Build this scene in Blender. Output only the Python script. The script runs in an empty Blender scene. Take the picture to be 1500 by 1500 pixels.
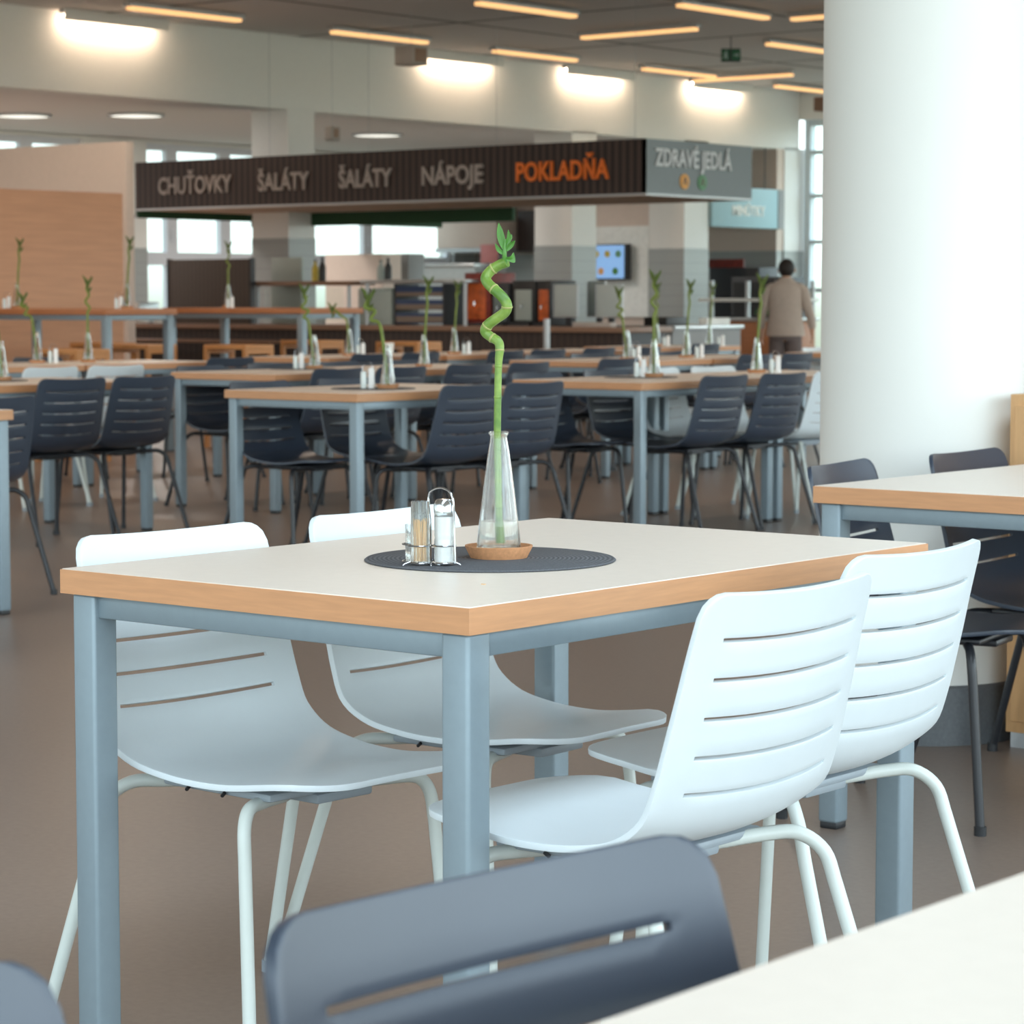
import bpy, bmesh, math, random
from mathutils import Vector, Matrix
random.seed(7)
SC = bpy.context.scene
COL = SC.collection
PI = math.pi
R = math.radians

# ------------------------------------------------------------------ materials
def new_mat(name):
    m = bpy.data.materials.new(name); m.use_nodes = True
    return m, m.node_tree, m.node_tree.nodes['Principled BSDF']

def lin(c):
    return tuple(((v/255.0)/12.92 if v/255.0 <= .04045 else ((v/255.0+.055)/1.055)**2.4) for v in c) + (1.0,)

def mat(name, rgb, rough=.5, metal=0.0, var=.06, scale=18.0, bump=0.0, bscale=200.0, spec=.5, emit=None, estr=0.0, stretch=None):
    m, nt, b = new_mat(name)
    c = lin(rgb)
    tc = nt.nodes.new('ShaderNodeTexCoord')
    mp = nt.nodes.new('ShaderNodeMapping')
    nt.links.new(tc.outputs['Object'], mp.inputs['Vector'])
    if stretch: mp.inputs['Scale'].default_value = stretch
    n = nt.nodes.new('ShaderNodeTexNoise'); n.inputs['Scale'].default_value = scale; n.inputs['Detail'].default_value = 4
    nt.links.new(mp.outputs['Vector'], n.inputs['Vector'])
    r = nt.nodes.new('ShaderNodeValToRGB')
    r.color_ramp.elements[0].position = .3; r.color_ramp.elements[1].position = .7
    r.color_ramp.elements[0].color = tuple(v*(1-var) for v in c[:3]) + (1,)
    r.color_ramp.elements[1].color = tuple(min(1, v*(1+var)) for v in c[:3]) + (1,)
    nt.links.new(n.outputs['Fac'], r.inputs['Fac'])
    nt.links.new(r.outputs['Color'], b.inputs['Base Color'])
    b.inputs['Roughness'].default_value = rough
    b.inputs['Metallic'].default_value = metal
    b.inputs['Specular IOR Level'].default_value = spec
    if bump:
        n2 = nt.nodes.new('ShaderNodeTexNoise'); n2.inputs['Scale'].default_value = bscale
        nt.links.new(tc.outputs['Object'], n2.inputs['Vector'])
        bp = nt.nodes.new('ShaderNodeBump'); bp.inputs['Strength'].default_value = bump; bp.inputs['Distance'].default_value = .002
        nt.links.new(n2.outputs['Fac'], bp.inputs['Height']); nt.links.new(bp.outputs['Normal'], b.inputs['Normal'])
    if emit:
        b.inputs['Emission Color'].default_value = lin(emit); b.inputs['Emission Strength'].default_value = estr
    return m

def wood(name, rgb, dark=.82, rough=.42, axis=(1, 14, 14), scale=6):
    return mat(name, rgb, rough, var=1-dark, scale=scale, stretch=axis, bump=.05, bscale=60)

def glass(name, tint=(255, 255, 255), rough=0.0, ior=1.45):
    m, nt, b = new_mat(name)
    b.inputs['Base Color'].default_value = lin(tint)
    b.inputs['Transmission Weight'].default_value = 1.0
    b.inputs['Roughness'].default_value = rough
    b.inputs['IOR'].default_value = ior
    tr = nt.nodes.new('ShaderNodeBsdfTransparent'); mx = nt.nodes.new('ShaderNodeMixShader'); mx.inputs[0].default_value = .85
    nt.links.new(tr.outputs[0], mx.inputs[1]); nt.links.new(b.outputs[0], mx.inputs[2])
    nt.links.new(mx.outputs[0], nt.nodes['Material Output'].inputs[0])
    return m

def stripes(name, c1, c2, axis, period, rough=.6, duty=.5):
    """hard stripes along one object axis"""
    m, nt, b = new_mat(name)
    tc = nt.nodes.new('ShaderNodeTexCoord'); sp = nt.nodes.new('ShaderNodeSeparateXYZ')
    nt.links.new(tc.outputs['Object'], sp.inputs[0])
    mo = nt.nodes.new('ShaderNodeMath'); mo.operation = 'PINGPONG'; mo.inputs[1].default_value = period/2
    nt.links.new(sp.outputs[axis], mo.inputs[0])
    gt = nt.nodes.new('ShaderNodeMath'); gt.operation = 'GREATER_THAN'; gt.inputs[1].default_value = period/2*duty
    nt.links.new(mo.outputs[0], gt.inputs[0])
    mx = nt.nodes.new('ShaderNodeMix'); mx.data_type = 'RGBA'
    mx.inputs[6].default_value = lin(c1); mx.inputs[7].default_value = lin(c2)
    nt.links.new(gt.outputs[0], mx.inputs[0]); nt.links.new(mx.outputs[2], b.inputs['Base Color'])
    b.inputs['Roughness'].default_value = rough
    return m

def ceiling_mat():
    m, nt, b = new_mat('ceiling_panels')
    tc = nt.nodes.new('ShaderNodeTexCoord'); sp = nt.nodes.new('ShaderNodeSeparateXYZ')
    nt.links.new(tc.outputs['Object'], sp.inputs[0])
    outs = []
    for ax, off, per in ((0, 18.70, 1.55), (1, -25.2, 1.55)):
        ad = nt.nodes.new('ShaderNodeMath'); ad.operation = 'ADD'; ad.inputs[1].default_value = off
        nt.links.new(sp.outputs[ax], ad.inputs[0])
        pp = nt.nodes.new('ShaderNodeMath'); pp.operation = 'PINGPONG'; pp.inputs[1].default_value = per
        nt.links.new(ad.outputs[0], pp.inputs[0])
        lt = nt.nodes.new('ShaderNodeMath'); lt.operation = 'LESS_THAN'; lt.inputs[1].default_value = .04
        nt.links.new(pp.outputs[0], lt.inputs[0]); outs.append(lt)
    mxm = nt.nodes.new('ShaderNodeMath'); mxm.operation = 'MAXIMUM'
    nt.links.new(outs[0].outputs[0], mxm.inputs[0]); nt.links.new(outs[1].outputs[0], mxm.inputs[1])
    mx = nt.nodes.new('ShaderNodeMix'); mx.data_type = 'RGBA'
    mx.inputs[6].default_value = lin((208, 203, 200)); mx.inputs[7].default_value = lin((104, 98, 94))
    nt.links.new(mxm.outputs[0], mx.inputs[0]); nt.links.new(mx.outputs[2], b.inputs['Base Color'])
    b.inputs['Roughness'].default_value = .9
    return m

def tile_mat():
    m, nt, b = new_mat('grey_wall_tiles')
    tc = nt.nodes.new('ShaderNodeTexCoord')
    geo = nt.nodes.new('ShaderNodeNewGeometry')
    sp = nt.nodes.new('ShaderNodeSeparateXYZ'); nt.links.new(tc.outputs['Object'], sp.inputs[0])
    outs = []
    for ax in (0, 1, 2):
        pp = nt.nodes.new('ShaderNodeMath'); pp.operation = 'PINGPONG'; pp.inputs[1].default_value = .075
        nt.links.new(sp.outputs[ax], pp.inputs[0])
        lt = nt.nodes.new('ShaderNodeMath'); lt.operation = 'LESS_THAN'; lt.inputs[1].default_value = .0025
        nt.links.new(pp.outputs[0], lt.inputs[0]); outs.append(lt)
    a = outs[2]
    mx = nt.nodes.new('ShaderNodeMix'); mx.data_type = 'RGBA'
    mx.inputs[6].default_value = lin((158, 160, 158)); mx.inputs[7].default_value = lin((128, 130, 130))
    nt.links.new(a.outputs[0], mx.inputs[0]); nt.links.new(mx.outputs[2], b.inputs['Base Color'])
    b.inputs['Roughness'].default_value = .35
    return m

M = {}
M['floor'] = mat('brown_grey_linoleum', (136, 121, 111), .34, var=.07, scale=60, bump=.03, bscale=400, spec=.45)
M['ceiling'] = ceiling_mat()
M['low_ceiling'] = mat('painted_low_ceiling', (222, 218, 214), .9, var=.01)
M['wall'] = mat('white_wall_paint', (232, 230, 226), .85, var=.01)
M['wall_beige'] = mat('beige_wall_paint', (214, 196, 184), .85, var=.02)
M['pillar'] = mat('white_pillar_paint', (226, 226, 222), .75, var=.012, scale=3, bump=.05, bscale=90)
M['plinth'] = mat('grey_stone_plinth', (92, 96, 100), .5, var=.12, scale=120)
M['tile'] = tile_mat()
M['winframe'] = mat('white_window_frame', (214, 216, 222), .5, var=.01)
M['tealframe'] = mat('grey_teal_window_frame', (196, 208, 214), .5, var=.01)
M['laminate'] = mat('pale_laminate_tabletop', (234, 222, 210), .38, var=.015, scale=40, spec=.4)
M['beech'] = wood('beech_edge_band', (200, 146, 104), .93, .45, axis=(3, 3, 40), scale=4)
M['steel'] = mat('grey_blue_powder_steel', (134, 149, 158), .40, metal=.25, var=.02, scale=60, bump=.04, bscale=500)
M['glide'] = mat('black_plastic_glide', (30, 32, 36), .5)
M['white_plastic'] = mat('white_chair_plastic', (220, 229, 234), .42, var=.01, bump=.03, bscale=700)
M['white_leg'] = mat('white_lacquered_tube', (205, 212, 208), .35, var=.01)
M['dark_plastic'] = mat('slate_chair_plastic', (50, 60, 75), .34, var=.03, spec=.7, bump=.04, bscale=700)
M['dark_leg'] = mat('black_lacquered_tube', (34, 36, 41), .35, var=.02)
M['under_grey'] = mat('grey_under_seat_plastic', (150, 160, 168), .5, var=.02)
M['glass'] = glass('clear_glass', (252, 254, 253))
M['bg_glass'] = mat('frosty_clear_glass', (215, 222, 220), .12, var=.02)
M['water'] = glass('water', (250, 254, 252), 0, 1.33)
M['cork'] = mat('cork', (196, 140, 98), .8, var=.12, scale=160, bump=.2, bscale=300)
M['salt'] = mat('white_salt', (246, 246, 246), .8, var=.02)
M['chrome'] = mat('polished_steel', (205, 208, 212), .14, metal=1.0, var=.02)
M['pick'] = mat('wooden_toothpicks', (224, 184, 136), .6, var=.1)
M['pepper'] = mat('ground_pepper', (70, 58, 50), .9, var=.4, scale=400)
M['stem_dull'] = mat('olive_bamboo_stem', (112, 128, 48), .5, var=.2, scale=30)
M['leaf_dull'] = mat('olive_bamboo_leaf', (84, 102, 40), .5, var=.2, scale=30)
M['leaf'] = mat('bamboo_leaf', (76, 130, 50), .4, var=.15, scale=30)
M['node'] = mat('bamboo_node_ring', (158, 162, 98), .6, var=.1)
M['wood_partition'] = wood('wood_partition_veneer', (204, 152, 118), .93, .6, axis=(1, 1, 14), scale=2)
M['stoolwood'] = wood('stool_wood', (196, 136, 82), .85, .5)
M['hightop_wood'] = wood('high_table_wood', (176, 112, 70), .85, .5)
M['cabinet_wood'] = wood('cabinet_oak', (205, 160, 112), .9, .5, axis=(14, 14, 1), scale=3)
M['sign_dark'] = stripes('dark_ribbed_fascia', (68, 52, 48), (34, 27, 26), 0, .09, .7)
M['sign_grey'] = mat('grey_fascia', (132, 142, 146), .6, var=.02)
M['soffit'] = mat('tan_soffit', (188, 160, 136), .8, var=.03)
M['rim'] = mat('aluminium_rim', (178, 180, 182), .4, metal=.4, var=.02)
M['green'] = mat('dark_green_fascia', (34, 74, 44), .7, var=.08)
M['letter_grey'] = mat('grey_letters', (158, 148, 143), .6, var=.02)
M['letter_white'] = mat('white_letters', (214, 218, 222), .6, var=.02)
M['letter_orange'] = mat('orange_letters', (226, 112, 34), .6, var=.02)
M['orange_dot'] = mat('orange_emblem', (226, 166, 92), .6)
M['green_dot'] = mat('green_emblem', (104, 156, 118), .6)
M['minutky'] = mat('pale_blue_sign', (160, 192, 200), .6, var=.02)
M['dark'] = mat('dark_grey_metal', (48, 48, 52), .5, var=.05)
M['brownboard'] = stripes('dark_brown_slatted_board', (88, 76, 70), (76, 66, 61), 0, .06, .7)
M['counter_front'] = stripes('dark_brown_counter_front', (64, 51, 47), (50, 41, 39), 0, .08, .6)
M['counter_top'] = wood('brown_counter_top', (136, 104, 84), .9, .4)
M['stainless'] = mat('stainless_steel', (172, 174, 174), .32, metal=.8, var=.04)
M['grey_panel'] = mat('grey_counter_panel', (138, 138, 138), .5, var=.03)
M['pale_panel'] = mat('pale_grey_green_panel', (158, 166, 160), .5, var=.02)
M['red'] = mat('dark_red_plastic', (120, 40, 30), .5, var=.35, scale=14)
M['orange'] = mat('orange_print', (196, 92, 40), .5, var=.35, scale=14)
M['yellow'] = mat('yellow_label', (196, 170, 60), .5, var=.2)
M['blue_crate'] = stripes('blue_and_tan_crates', (44, 62, 96), (120, 104, 92), 2, .12, .6)
M['black'] = mat('black_plastic', (26, 26, 28), .45)
M['screen_back'] = mat('grey_monitor_back', (172, 180, 178), .5, var=.02)
M['screen_back_dark'] = mat('dark_grey_monitor_back', (112, 124, 124), .5, var=.02)
M['paper'] = mat('white_paper', (236, 236, 232), .7)
M['pink'] = mat('pale_red_notice', (206, 130, 126), .7, var=.1)
M['jacket'] = mat('beige_tailored_jacket', (190, 174, 162), .85, var=.05, bump=.2, bscale=60)
M['trousers'] = mat('grey_brown_trousers', (112, 100, 98), .9, var=.05)
M['skin'] = mat('skin', (206, 160, 134), .6, var=.02)
M['hair'] = mat('dark_brown_hair', (38, 30, 28), .6, var=.2, scale=80)
M['plant_green'] = mat('green_herbs', (62, 126, 42), .6, var=.35, scale=40)
M['warm_lamp'] = mat('warm_lamp_tube', (255, 190, 120), .5, emit=(255, 200, 136), estr=1.08)
M['wash_lamp'] = mat('wall_washer_tube', (255, 236, 214), .5, emit=(255, 226, 196), estr=26)
M['round_lamp'] = mat('round_lamp_diffuser', (240, 240, 232), .5, emit=(250, 248, 236), estr=1.1)
M['exit_green'] = mat('exit_sign_green', (26, 74, 48), .5, emit=(20, 70, 44), estr=.25)
M['box_grey'] = mat('grey_speaker_cabinet', (176, 166, 158), .6, var=.02)
M['box_brown'] = mat('brown_speaker_side', (150, 118, 98), .6, var=.02)

def mat_mat():
    m, nt, b = new_mat('woven_dark_placemat')
    tc = nt.nodes.new('ShaderNodeTexCoord')
    w = nt.nodes.new('ShaderNodeTexWave'); w.wave_type = 'RINGS'; w.rings_direction = 'Z'; w.inputs['Scale'].default_value = 45; w.inputs['Distortion'].default_value = 0
    nt.links.new(tc.outputs['Object'], w.inputs['Vector'])
    n = nt.nodes.new('ShaderNodeTexNoise'); n.inputs['Scale'].default_value = 420
    nt.links.new(tc.outputs['Object'], n.inputs['Vector'])
    ad = nt.nodes.new('ShaderNodeMath'); ad.operation = 'MULTIPLY'
    nt.links.new(w.outputs['Fac'], ad.inputs[0]); nt.links.new(n.outputs['Fac'], ad.inputs[1])
    r = nt.nodes.new('ShaderNodeValToRGB'); r.color_ramp.elements[0].color = lin((62, 64, 70)); r.color_ramp.elements[1].color = lin((122, 124, 128))
    nt.links.new(ad.outputs[0], r.inputs['Fac']); nt.links.new(r.outputs['Color'], b.inputs['Base Color'])
    bp = nt.nodes.new('ShaderNodeBump'); bp.inputs['Strength'].default_value = .8; bp.inputs['Distance'].default_value = .002
    nt.links.new(ad.outputs[0], bp.inputs['Height']); nt.links.new(bp.outputs['Normal'], b.inputs['Normal'])
    b.inputs['Roughness'].default_value = .75
    return m
M['placemat'] = mat_mat()

def stem_mat():
    m, nt, b = new_mat('bamboo_stem')
    tc = nt.nodes.new('ShaderNodeTexCoord')
    n = nt.nodes.new('ShaderNodeTexNoise'); n.inputs['Scale'].default_value = 34; n.inputs['Detail'].default_value = 5
    nt.links.new(tc.outputs['Object'], n.inputs['Vector'])
    r = nt.nodes.new('ShaderNodeValToRGB')
    r.color_ramp.elements[0].position = .35; r.color_ramp.elements[1].position = .7
    r.color_ramp.elements[0].color = lin((84, 122, 44)); r.color_ramp.elements[1].color = lin((142, 168, 78))
    nt.links.new(n.outputs['Fac'], r.inputs['Fac']); nt.links.new(r.outputs['Color'], b.inputs['Base Color'])
    b.inputs['Roughness'].default_value = .35
    return m
M['stem'] = stem_mat()

# ------------------------------------------------------------------ geometry helpers
def B(): return bmesh.new()

def box(bm, x0, x1, y0, y1, z0, z1, bev=0.0, seg=2):
    r = bmesh.ops.create_cube(bm, size=1.0)
    vs = r['verts']
    bmesh.ops.scale(bm, vec=(abs(x1-x0), abs(y1-y0), abs(z1-z0)), verts=vs)
    bmesh.ops.translate(bm, vec=((x0+x1)/2, (y0+y1)/2, (z0+z1)/2), verts=vs)
    if bev:
        es = list({e for v in vs for e in v.link_edges})
        bmesh.ops.bevel(bm, geom=es, offset=bev, segments=seg, affect='EDGES', profile=.5)
    return bm

def lathe(bm, prof, seg=32, c=(0, 0, 0), close=False):
    rings = []
    for r, z in prof:
        if r <= 1e-6:
            rings.append([bm.verts.new((c[0], c[1], c[2]+z))])
        else:
            rings.append([bm.verts.new((c[0]+r*math.cos(2*PI*i/seg), c[1]+r*math.sin(2*PI*i/seg), c[2]+z)) for i in range(seg)])
    pairs = list(zip(rings, rings[1:]))
    if close: pairs.append((rings[-1], rings[0]))
    for a, b in pairs:
        for i in range(seg):
            j = (i+1) % seg
            if len(a) == 1 and len(b) == 1: continue
            if len(a) == 1: bm.faces.new((a[0], b[j], b[i]))
            elif len(b) == 1: bm.faces.new((a[i], a[j], b[0]))
            else: bm.faces.new((a[i], a[j], b[j], b[i]))
    bmesh.ops.recalc_face_normals(bm, faces=bm.faces)
    return bm

def catmull(pts, n=8):
    P = [Vector(p) for p in pts]
    P = [P[0]*2-P[1]] + P + [P[-1]*2-P[-2]]
    out = []
    for i in range(1, len(P)-2):
        p0, p1, p2, p3 = P[i-1], P[i], P[i+1], P[i+2]
        for k in range(n):
            t = k/n
            out.append(.5*((2*p1)+(p2-p0)*t+(2*p0-5*p1+4*p2-p3)*t*t+(3*p1-p0-3*p2+p3)*t*t*t))
    out.append(P[-2].copy())
    return out

def tube(bm, pts, r, seg=10, caps=True):
    """tube along pts; r number or list"""
    pts = [Vector(p) for p in pts]
    rs = r if isinstance(r, (list, tuple)) else [r]*len(pts)
    prev = None; rings = []
    for i, p in enumerate(pts):
        d = (pts[min(i+1, len(pts)-1)] - pts[max(i-1, 0)]).normalized()
        if prev is None:
            up = Vector((0, 0, 1)) if abs(d.z) < .9 else Vector((1, 0, 0))
            n = d.cross(up).normalized()
        else:
            n = (prev - d*prev.dot(d)).normalized()
        prev = n; b = d.cross(n)
        rings.append([bm.verts.new(p + rs[i]*(n*math.cos(2*PI*k/seg)+b*math.sin(2*PI*k/seg))) for k in range(seg)])
    for a, b in zip(rings, rings[1:]):
        for k in range(seg):
            j = (k+1) % seg
            bm.faces.new((a[k], a[j], b[j], b[k]))
    if caps:
        bm.faces.new(rings[0][::-1]); bm.faces.new(rings[-1])
    return bm

def finish(bm, smooth=True, ang=40):
    bmesh.ops.recalc_face_normals(bm, faces=bm.faces)
    me = bpy.data.meshes.new('mesh'); bm.to_mesh(me); bm.free()
    if smooth:
        for p in me.polygons: p.use_smooth = True
        me.set_sharp_from_angle(angle=R(ang))
    return me

def link(name, me, m, parent=None, loc=(0, 0, 0), rotz=0):
    o = bpy.data.objects.new(name, me)
    if m is not None:
        me.materials.clear(); me.materials.append(m)
    o.location = loc; o.rotation_euler = (0, 0, rotz)
    if parent: o.parent = parent
    COL.objects.link(o)
    return o

def part(parent, name, bm, m, loc=(0, 0, 0), label=None, smooth=True, rotz=0):
    o = link(name, finish(bm, smooth), m, parent, loc, rotz)
    if label: o['label'] = label
    return o

def settag(o, label, cat, group=None):
    o['label'] = label; o['category'] = cat
    if group: o['group'] = group
    return o

def thing(name, label, cat, loc=(0, 0, 0), rotz=0, group=None):
    o = bpy.data.objects.new(name, None); COL.objects.link(o)
    o.empty_display_size = .1
    o.location = loc; o.rotation_euler = (0, 0, rotz)
    return settag(o, label, cat, group)

def single(name, bm, m, label, cat, loc=(0, 0, 0), rotz=0, group=None):
    return settag(link(name, finish(bm), m, None, loc, rotz), label, cat, group)

def struct(name, bm, m, parent=None, smooth=False):
    o = link(name, finish(bm, smooth), m, parent)
    if not parent: o['kind'] = 'structure'
    return o

def dup(root, loc, rotz, label, group=None, name=None):
    r = root.copy(); COL.objects.link(r); r.location = loc; r.rotation_euler = (0, 0, rotz)
    r['label'] = label
    if group: r['group'] = group
    for ch in list(root.children):
        c = ch.copy(); COL.objects.link(c); c.parent = r
        for g in list(ch.children):
            d = g.copy(); COL.objects.link(d); d.parent = c
    return r

# ------------------------------------------------------------------ room shell
CEIL = 4.15; BZ = 3.31; SL = -21.1; TF = 32.6; SK = -26.8
struct('floor', box(B(), -27.2, 6.2, -5, 33.2, -.1, 0), M['floor'])
# ceiling with an added, unseen opening that lets fill light onto the tabletops (s0, s1) x (t0, t1)
FILL_OPENINGS = [(-1.4, .15)]
bm = B(); e0 = -21.12
for a, b_ in FILL_OPENINGS:
    box(bm, e0, a, -5, 33.2, CEIL, CEIL+.15); box(bm, a, b_, -5, -3, CEIL, CEIL+.15); box(bm, a, b_, 9, 33.2, CEIL, CEIL+.15); e0 = b_
box(bm, e0, 6.2, -5, 33.2, CEIL, CEIL+.15)
struct('ceiling', bm, M['ceiling'])
# bulkhead over the serving hall
struct('wall_left', box(B(), SL-.35, SL, 6, TF, BZ, CEIL), M['wall'])
# lower ceiling over the serving hall
bm = box(B(), -27.2, SL-.35, 6, 32.6, BZ+.03, BZ+.15)
struct('ceiling_low', bm, M['low_ceiling']).name = 'ceiling.001'
# back wall of the serving hall + tiles
struct('wall_back', box(B(), SK, SL-.02, 32.05, 32.4, 1.85, BZ), M['wall_beige'])
struct('wall_back', box(B(), SK, SL-.02, 32.05, 32.4, 0, 1.85), M['tile'])
# wall closing the hall far left
struct('wall_far_left', box(B(), SK-.3, SL, 5.8, 6, 0, CEIL), M['wall'])

# window wall of the serving hall (normal +X) at SK
sill = 1.80; head = 3.29
piers = [(6, 17.5), (20.8, 21.4), (23.9, 25.03), (27.9, 28.3), (31.54, 32.4)]
bm = B(); box(bm, SK-.3, SK, 6, 32.4, head, BZ+.02)
for a, b_ in piers: box(bm, SK-.3, SK, a, b_, 1.85, head)
struct('wall_kitchen', bm, M['wall'])
bm = B()
for a, b_ in piers: box(bm, SK-.3, SK, a, b_, 0, 1.85)
for a, b_ in ((17.5, 20.8), (21.4, 23.9), (25.03, 27.9), (28.3, 31.54)): box(bm, SK-.3, SK, a, b_, 0, .9)
struct('wall_kitchen', bm, M['tile'])
def kwin(n, t0, t1, mull):
    bm = B()
    x0, x1 = SK-.17, SK-.09
    box(bm, x0, x1, t0, t1, head-.09, head); box(bm, x0, x1, t0, t1, 1.62, 1.80); box(bm, x0, x1, t0, t1, .9, 1.0)
    box(bm, x0-.004, x1+.004, t0, t0+.08, .9, head); box(bm, x0-.004, x1+.004, t1-.08, t1, .9, head)
    for q in mull: box(bm, x0-.006, x1+.006, q-.10, q+.10, .9, head)
    o = struct('window_%d' % n, bm, M['winframe'])
    bm = B(); box(bm, SK-.14, SK-.13, t0+.02, t1-.02, .92, head-.02)
    g = link('pane', finish(bm, False), M['pane'], o)
    bm = B(); tube(bm, [(SK-.08, mull[0]-.02, 1.95), (SK-.03, mull[0]-.02, 1.97), (SK-.03, mull[0]-.02, 2.12)], .012, 8)
    link('window_handle', finish(bm), M['winframe'], o)
    return o
def pane_mat():
    m, nt, b = new_mat('window_pane_glass')
    nt.nodes.remove(b)
    tr = nt.nodes.new('ShaderNodeBsdfTransparent'); tr.inputs[0].default_value = (.95, .98, .97, 1)
    gl = nt.nodes.new('ShaderNodeBsdfGlossy'); gl.inputs['Roughness'].default_value = .02
    mx = nt.nodes.new('ShaderNodeMixShader'); mx.inputs[0].default_value = .05
    nt.links.new(tr.outputs[0], mx.inputs[1]); nt.links.new(gl.outputs[0], mx.inputs[2])
    nt.links.new(mx.outputs[0], nt.nodes['Material Output'].inputs[0])
    return m
M['pane'] = pane_mat()
kwin(1, 17.5, 20.8, [18.7, 19.9])
kwin(2, 21.4, 23.9, [22.97])
kwin(3, 25.03, 27.9, [25.58, 26.62])
kwin(7, 28.3, 31.54, [29.63])

# columns in line with the bulkhead
def column(t0, t1, depth, z1=BZ):
    o = struct('trim_column', box(B(), SL-depth, SL, t0, t1, 1.85, z1+.02), M['wall'])
    o.name = 'trim_1'
    p = struct('trim_tiles', box(B(), SL-depth-.005, SL+.005, t0-.005, t1+.005, 0, 1.85), M['tile'])
    p.name = 'trim_2'
column(21.9, 22.34, .58); column(27.2, 27.72, .62); column(29.72, 30.3, .6); column(32.22, 32.75, .5)
# serving hall wall between second and third column, with white panel
struct('wall_serving', box(B(), -23.4, SL-.6, 29.8, 29.95, 0, BZ), M['wall_beige'])
struct('wall_serving', box(B(), -23.3, SL-.62, 29.74, 29.8, .9, 2.17), M['paper'])

# far window wall (normal -Y) at TF, from the bulkhead towards the right
bm = B()
box(bm, SL, 6, TF, TF+.3, 3.75, CEIL); box(bm, SL, 6, TF, TF+.3, 0, .35)
struct('wall_far', bm, M['wall'])
xs = [SL+.05 + i*1.9 for i in range(15)]
for i in range(6):
    x0, x1 = xs[i], xs[i+1]
    bm = B()
    box(bm, x0, x0+.10, TF+.07, TF+.21, .35, 3.75)
    for z in (1.25, 1.95, 2.62, 3.25): box(bm, x0, x1, TF+.08, TF+.2, z, z+.06)
    box(bm, x0, x1, TF+.08, TF+.2, .35, .45); box(bm, x0, x1, TF+.08, TF+.2, 3.66, 3.75)
    o = struct('window_%d' % (8+i), bm, M['tealframe'])
    link('pane', finish(box(B(), x0+.1, x1, TF+.13, TF+.14, .4, 3.7), False), M['pane'], o)

# right window wall (daylight) : sill, head and mullions
bm = B()
box(bm, 5.2, 5.5, -5, TF, 0, .35); box(bm, 5.2, 5.5, -5, TF, 3.85, CEIL)
for k in range(10): box(bm, 5.2, 5.5, -5+k*4.0, -4.7+k*4.0, .35, 3.85)
struct('wall_right', bm, M['wall'])

# big round pillar
bm = B(); lathe(bm, [(0, .15), (.268, .15), (.268, CEIL+.02), (0, CEIL+.02)], 96, (-3.565, 6.115, 0))
struct('trim_3', bm, M['pillar'], smooth=True)
bm = B(); lathe(bm, [(0, 0), (.276, 0), (.276, .15), (.268, .156), (0, .156)], 96, (-3.565, 6.115, 0))
struct('trim_4', bm, M['plinth'], smooth=True)

# partitions on the left
t = thing('wood_partition', 'tall wood veneer partition board behind the high bar tables at the left', 'partition', (-17.05, 14.3, 0))
part(t, 'veneer_panel', box(B(), -.04, .04, -4.3, 1.3, .05, 2.06, .004), M['wood_partition'])
part(t, 'base', box(B(), -.06, .06, -4.3, 1.3, 0, .05), M['dark'])
t = thing('screen_wall', 'plain beige free-standing screen rising behind the wood partition', 'partition', (-21.2, 17.1, 0))
part(t, 'board', box(B(), -5.2, 2.66, -.05, .05, 0, 2.63, .004), M['wall_beige'])

# ------------------------------------------------------------------ ceiling lights
def lamp_proto(L=1.55):
    t = thing('linear_ceiling_light', '', 'ceiling light', (0, 0, 0))
    part(t, 'housing', box(B(), -.056, .056, -L/2-.04, L/2+.04, .035, .075, .004), M['rim'])
    part(t, 'tube_diffuser', box(B(), -.05, .05, -L/2, L/2, 0, .035, .006), M['warm_lamp'])
    for s in (-1, 1): part(t, 'hanger', tube(B(), [(0, s*L*.35, .075), (0, s*L*.35, .1)], .006, 6), M['rim'])
    return t
LP = lamp_proto()
lz = CEIL-.1
v_l = [(-19.85, 19.1, 'first warm tube light from the top left corner of the ceiling'),
       (-19.9, 22.15, 'warm tube light just left of the hanging grey box'),
       (-19.95, 25.0, 'short-looking warm tube light right of the hanging grey box'),
       (-20.0, 28.05, 'warm tube light whose right end meets a crossing tube light'),
       (-20.2, 31.4, 'farthest warm tube light, just above the brown hanging box beside the pillar'),
       (-16.87, 21.0, 'warm tube light cut by the top edge, middle of the photo'),
       (-16.95, 26.3, 'warm tube light touching the pillar right of the exit sign'),
       (-15.42, 22.4, 'warm tube light at the top edge, left of the pillar')]
u_l = [(-17.4, 23.62, 'warm tube light slanting up to the right, left of the exit sign'),
       (-19.8, 29.2, 'dim tube light slanting up to the right, under the exit sign'),
       (-14.5, 23.45, 'warm tube light end peeking out at the pillar edge near the top')]
first = True
for x, y, lab in v_l:
    if first: LP.location = (x, y, lz); LP['label'] = lab; LP['group'] = 'warm linear ceiling lights'; first = False
    else: dup(LP, (x, y, lz), 0, lab, 'warm linear ceiling lights')
for x, y, lab in u_l: dup(LP, (x, y, lz), PI/2, lab, 'warm linear ceiling lights')

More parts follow.
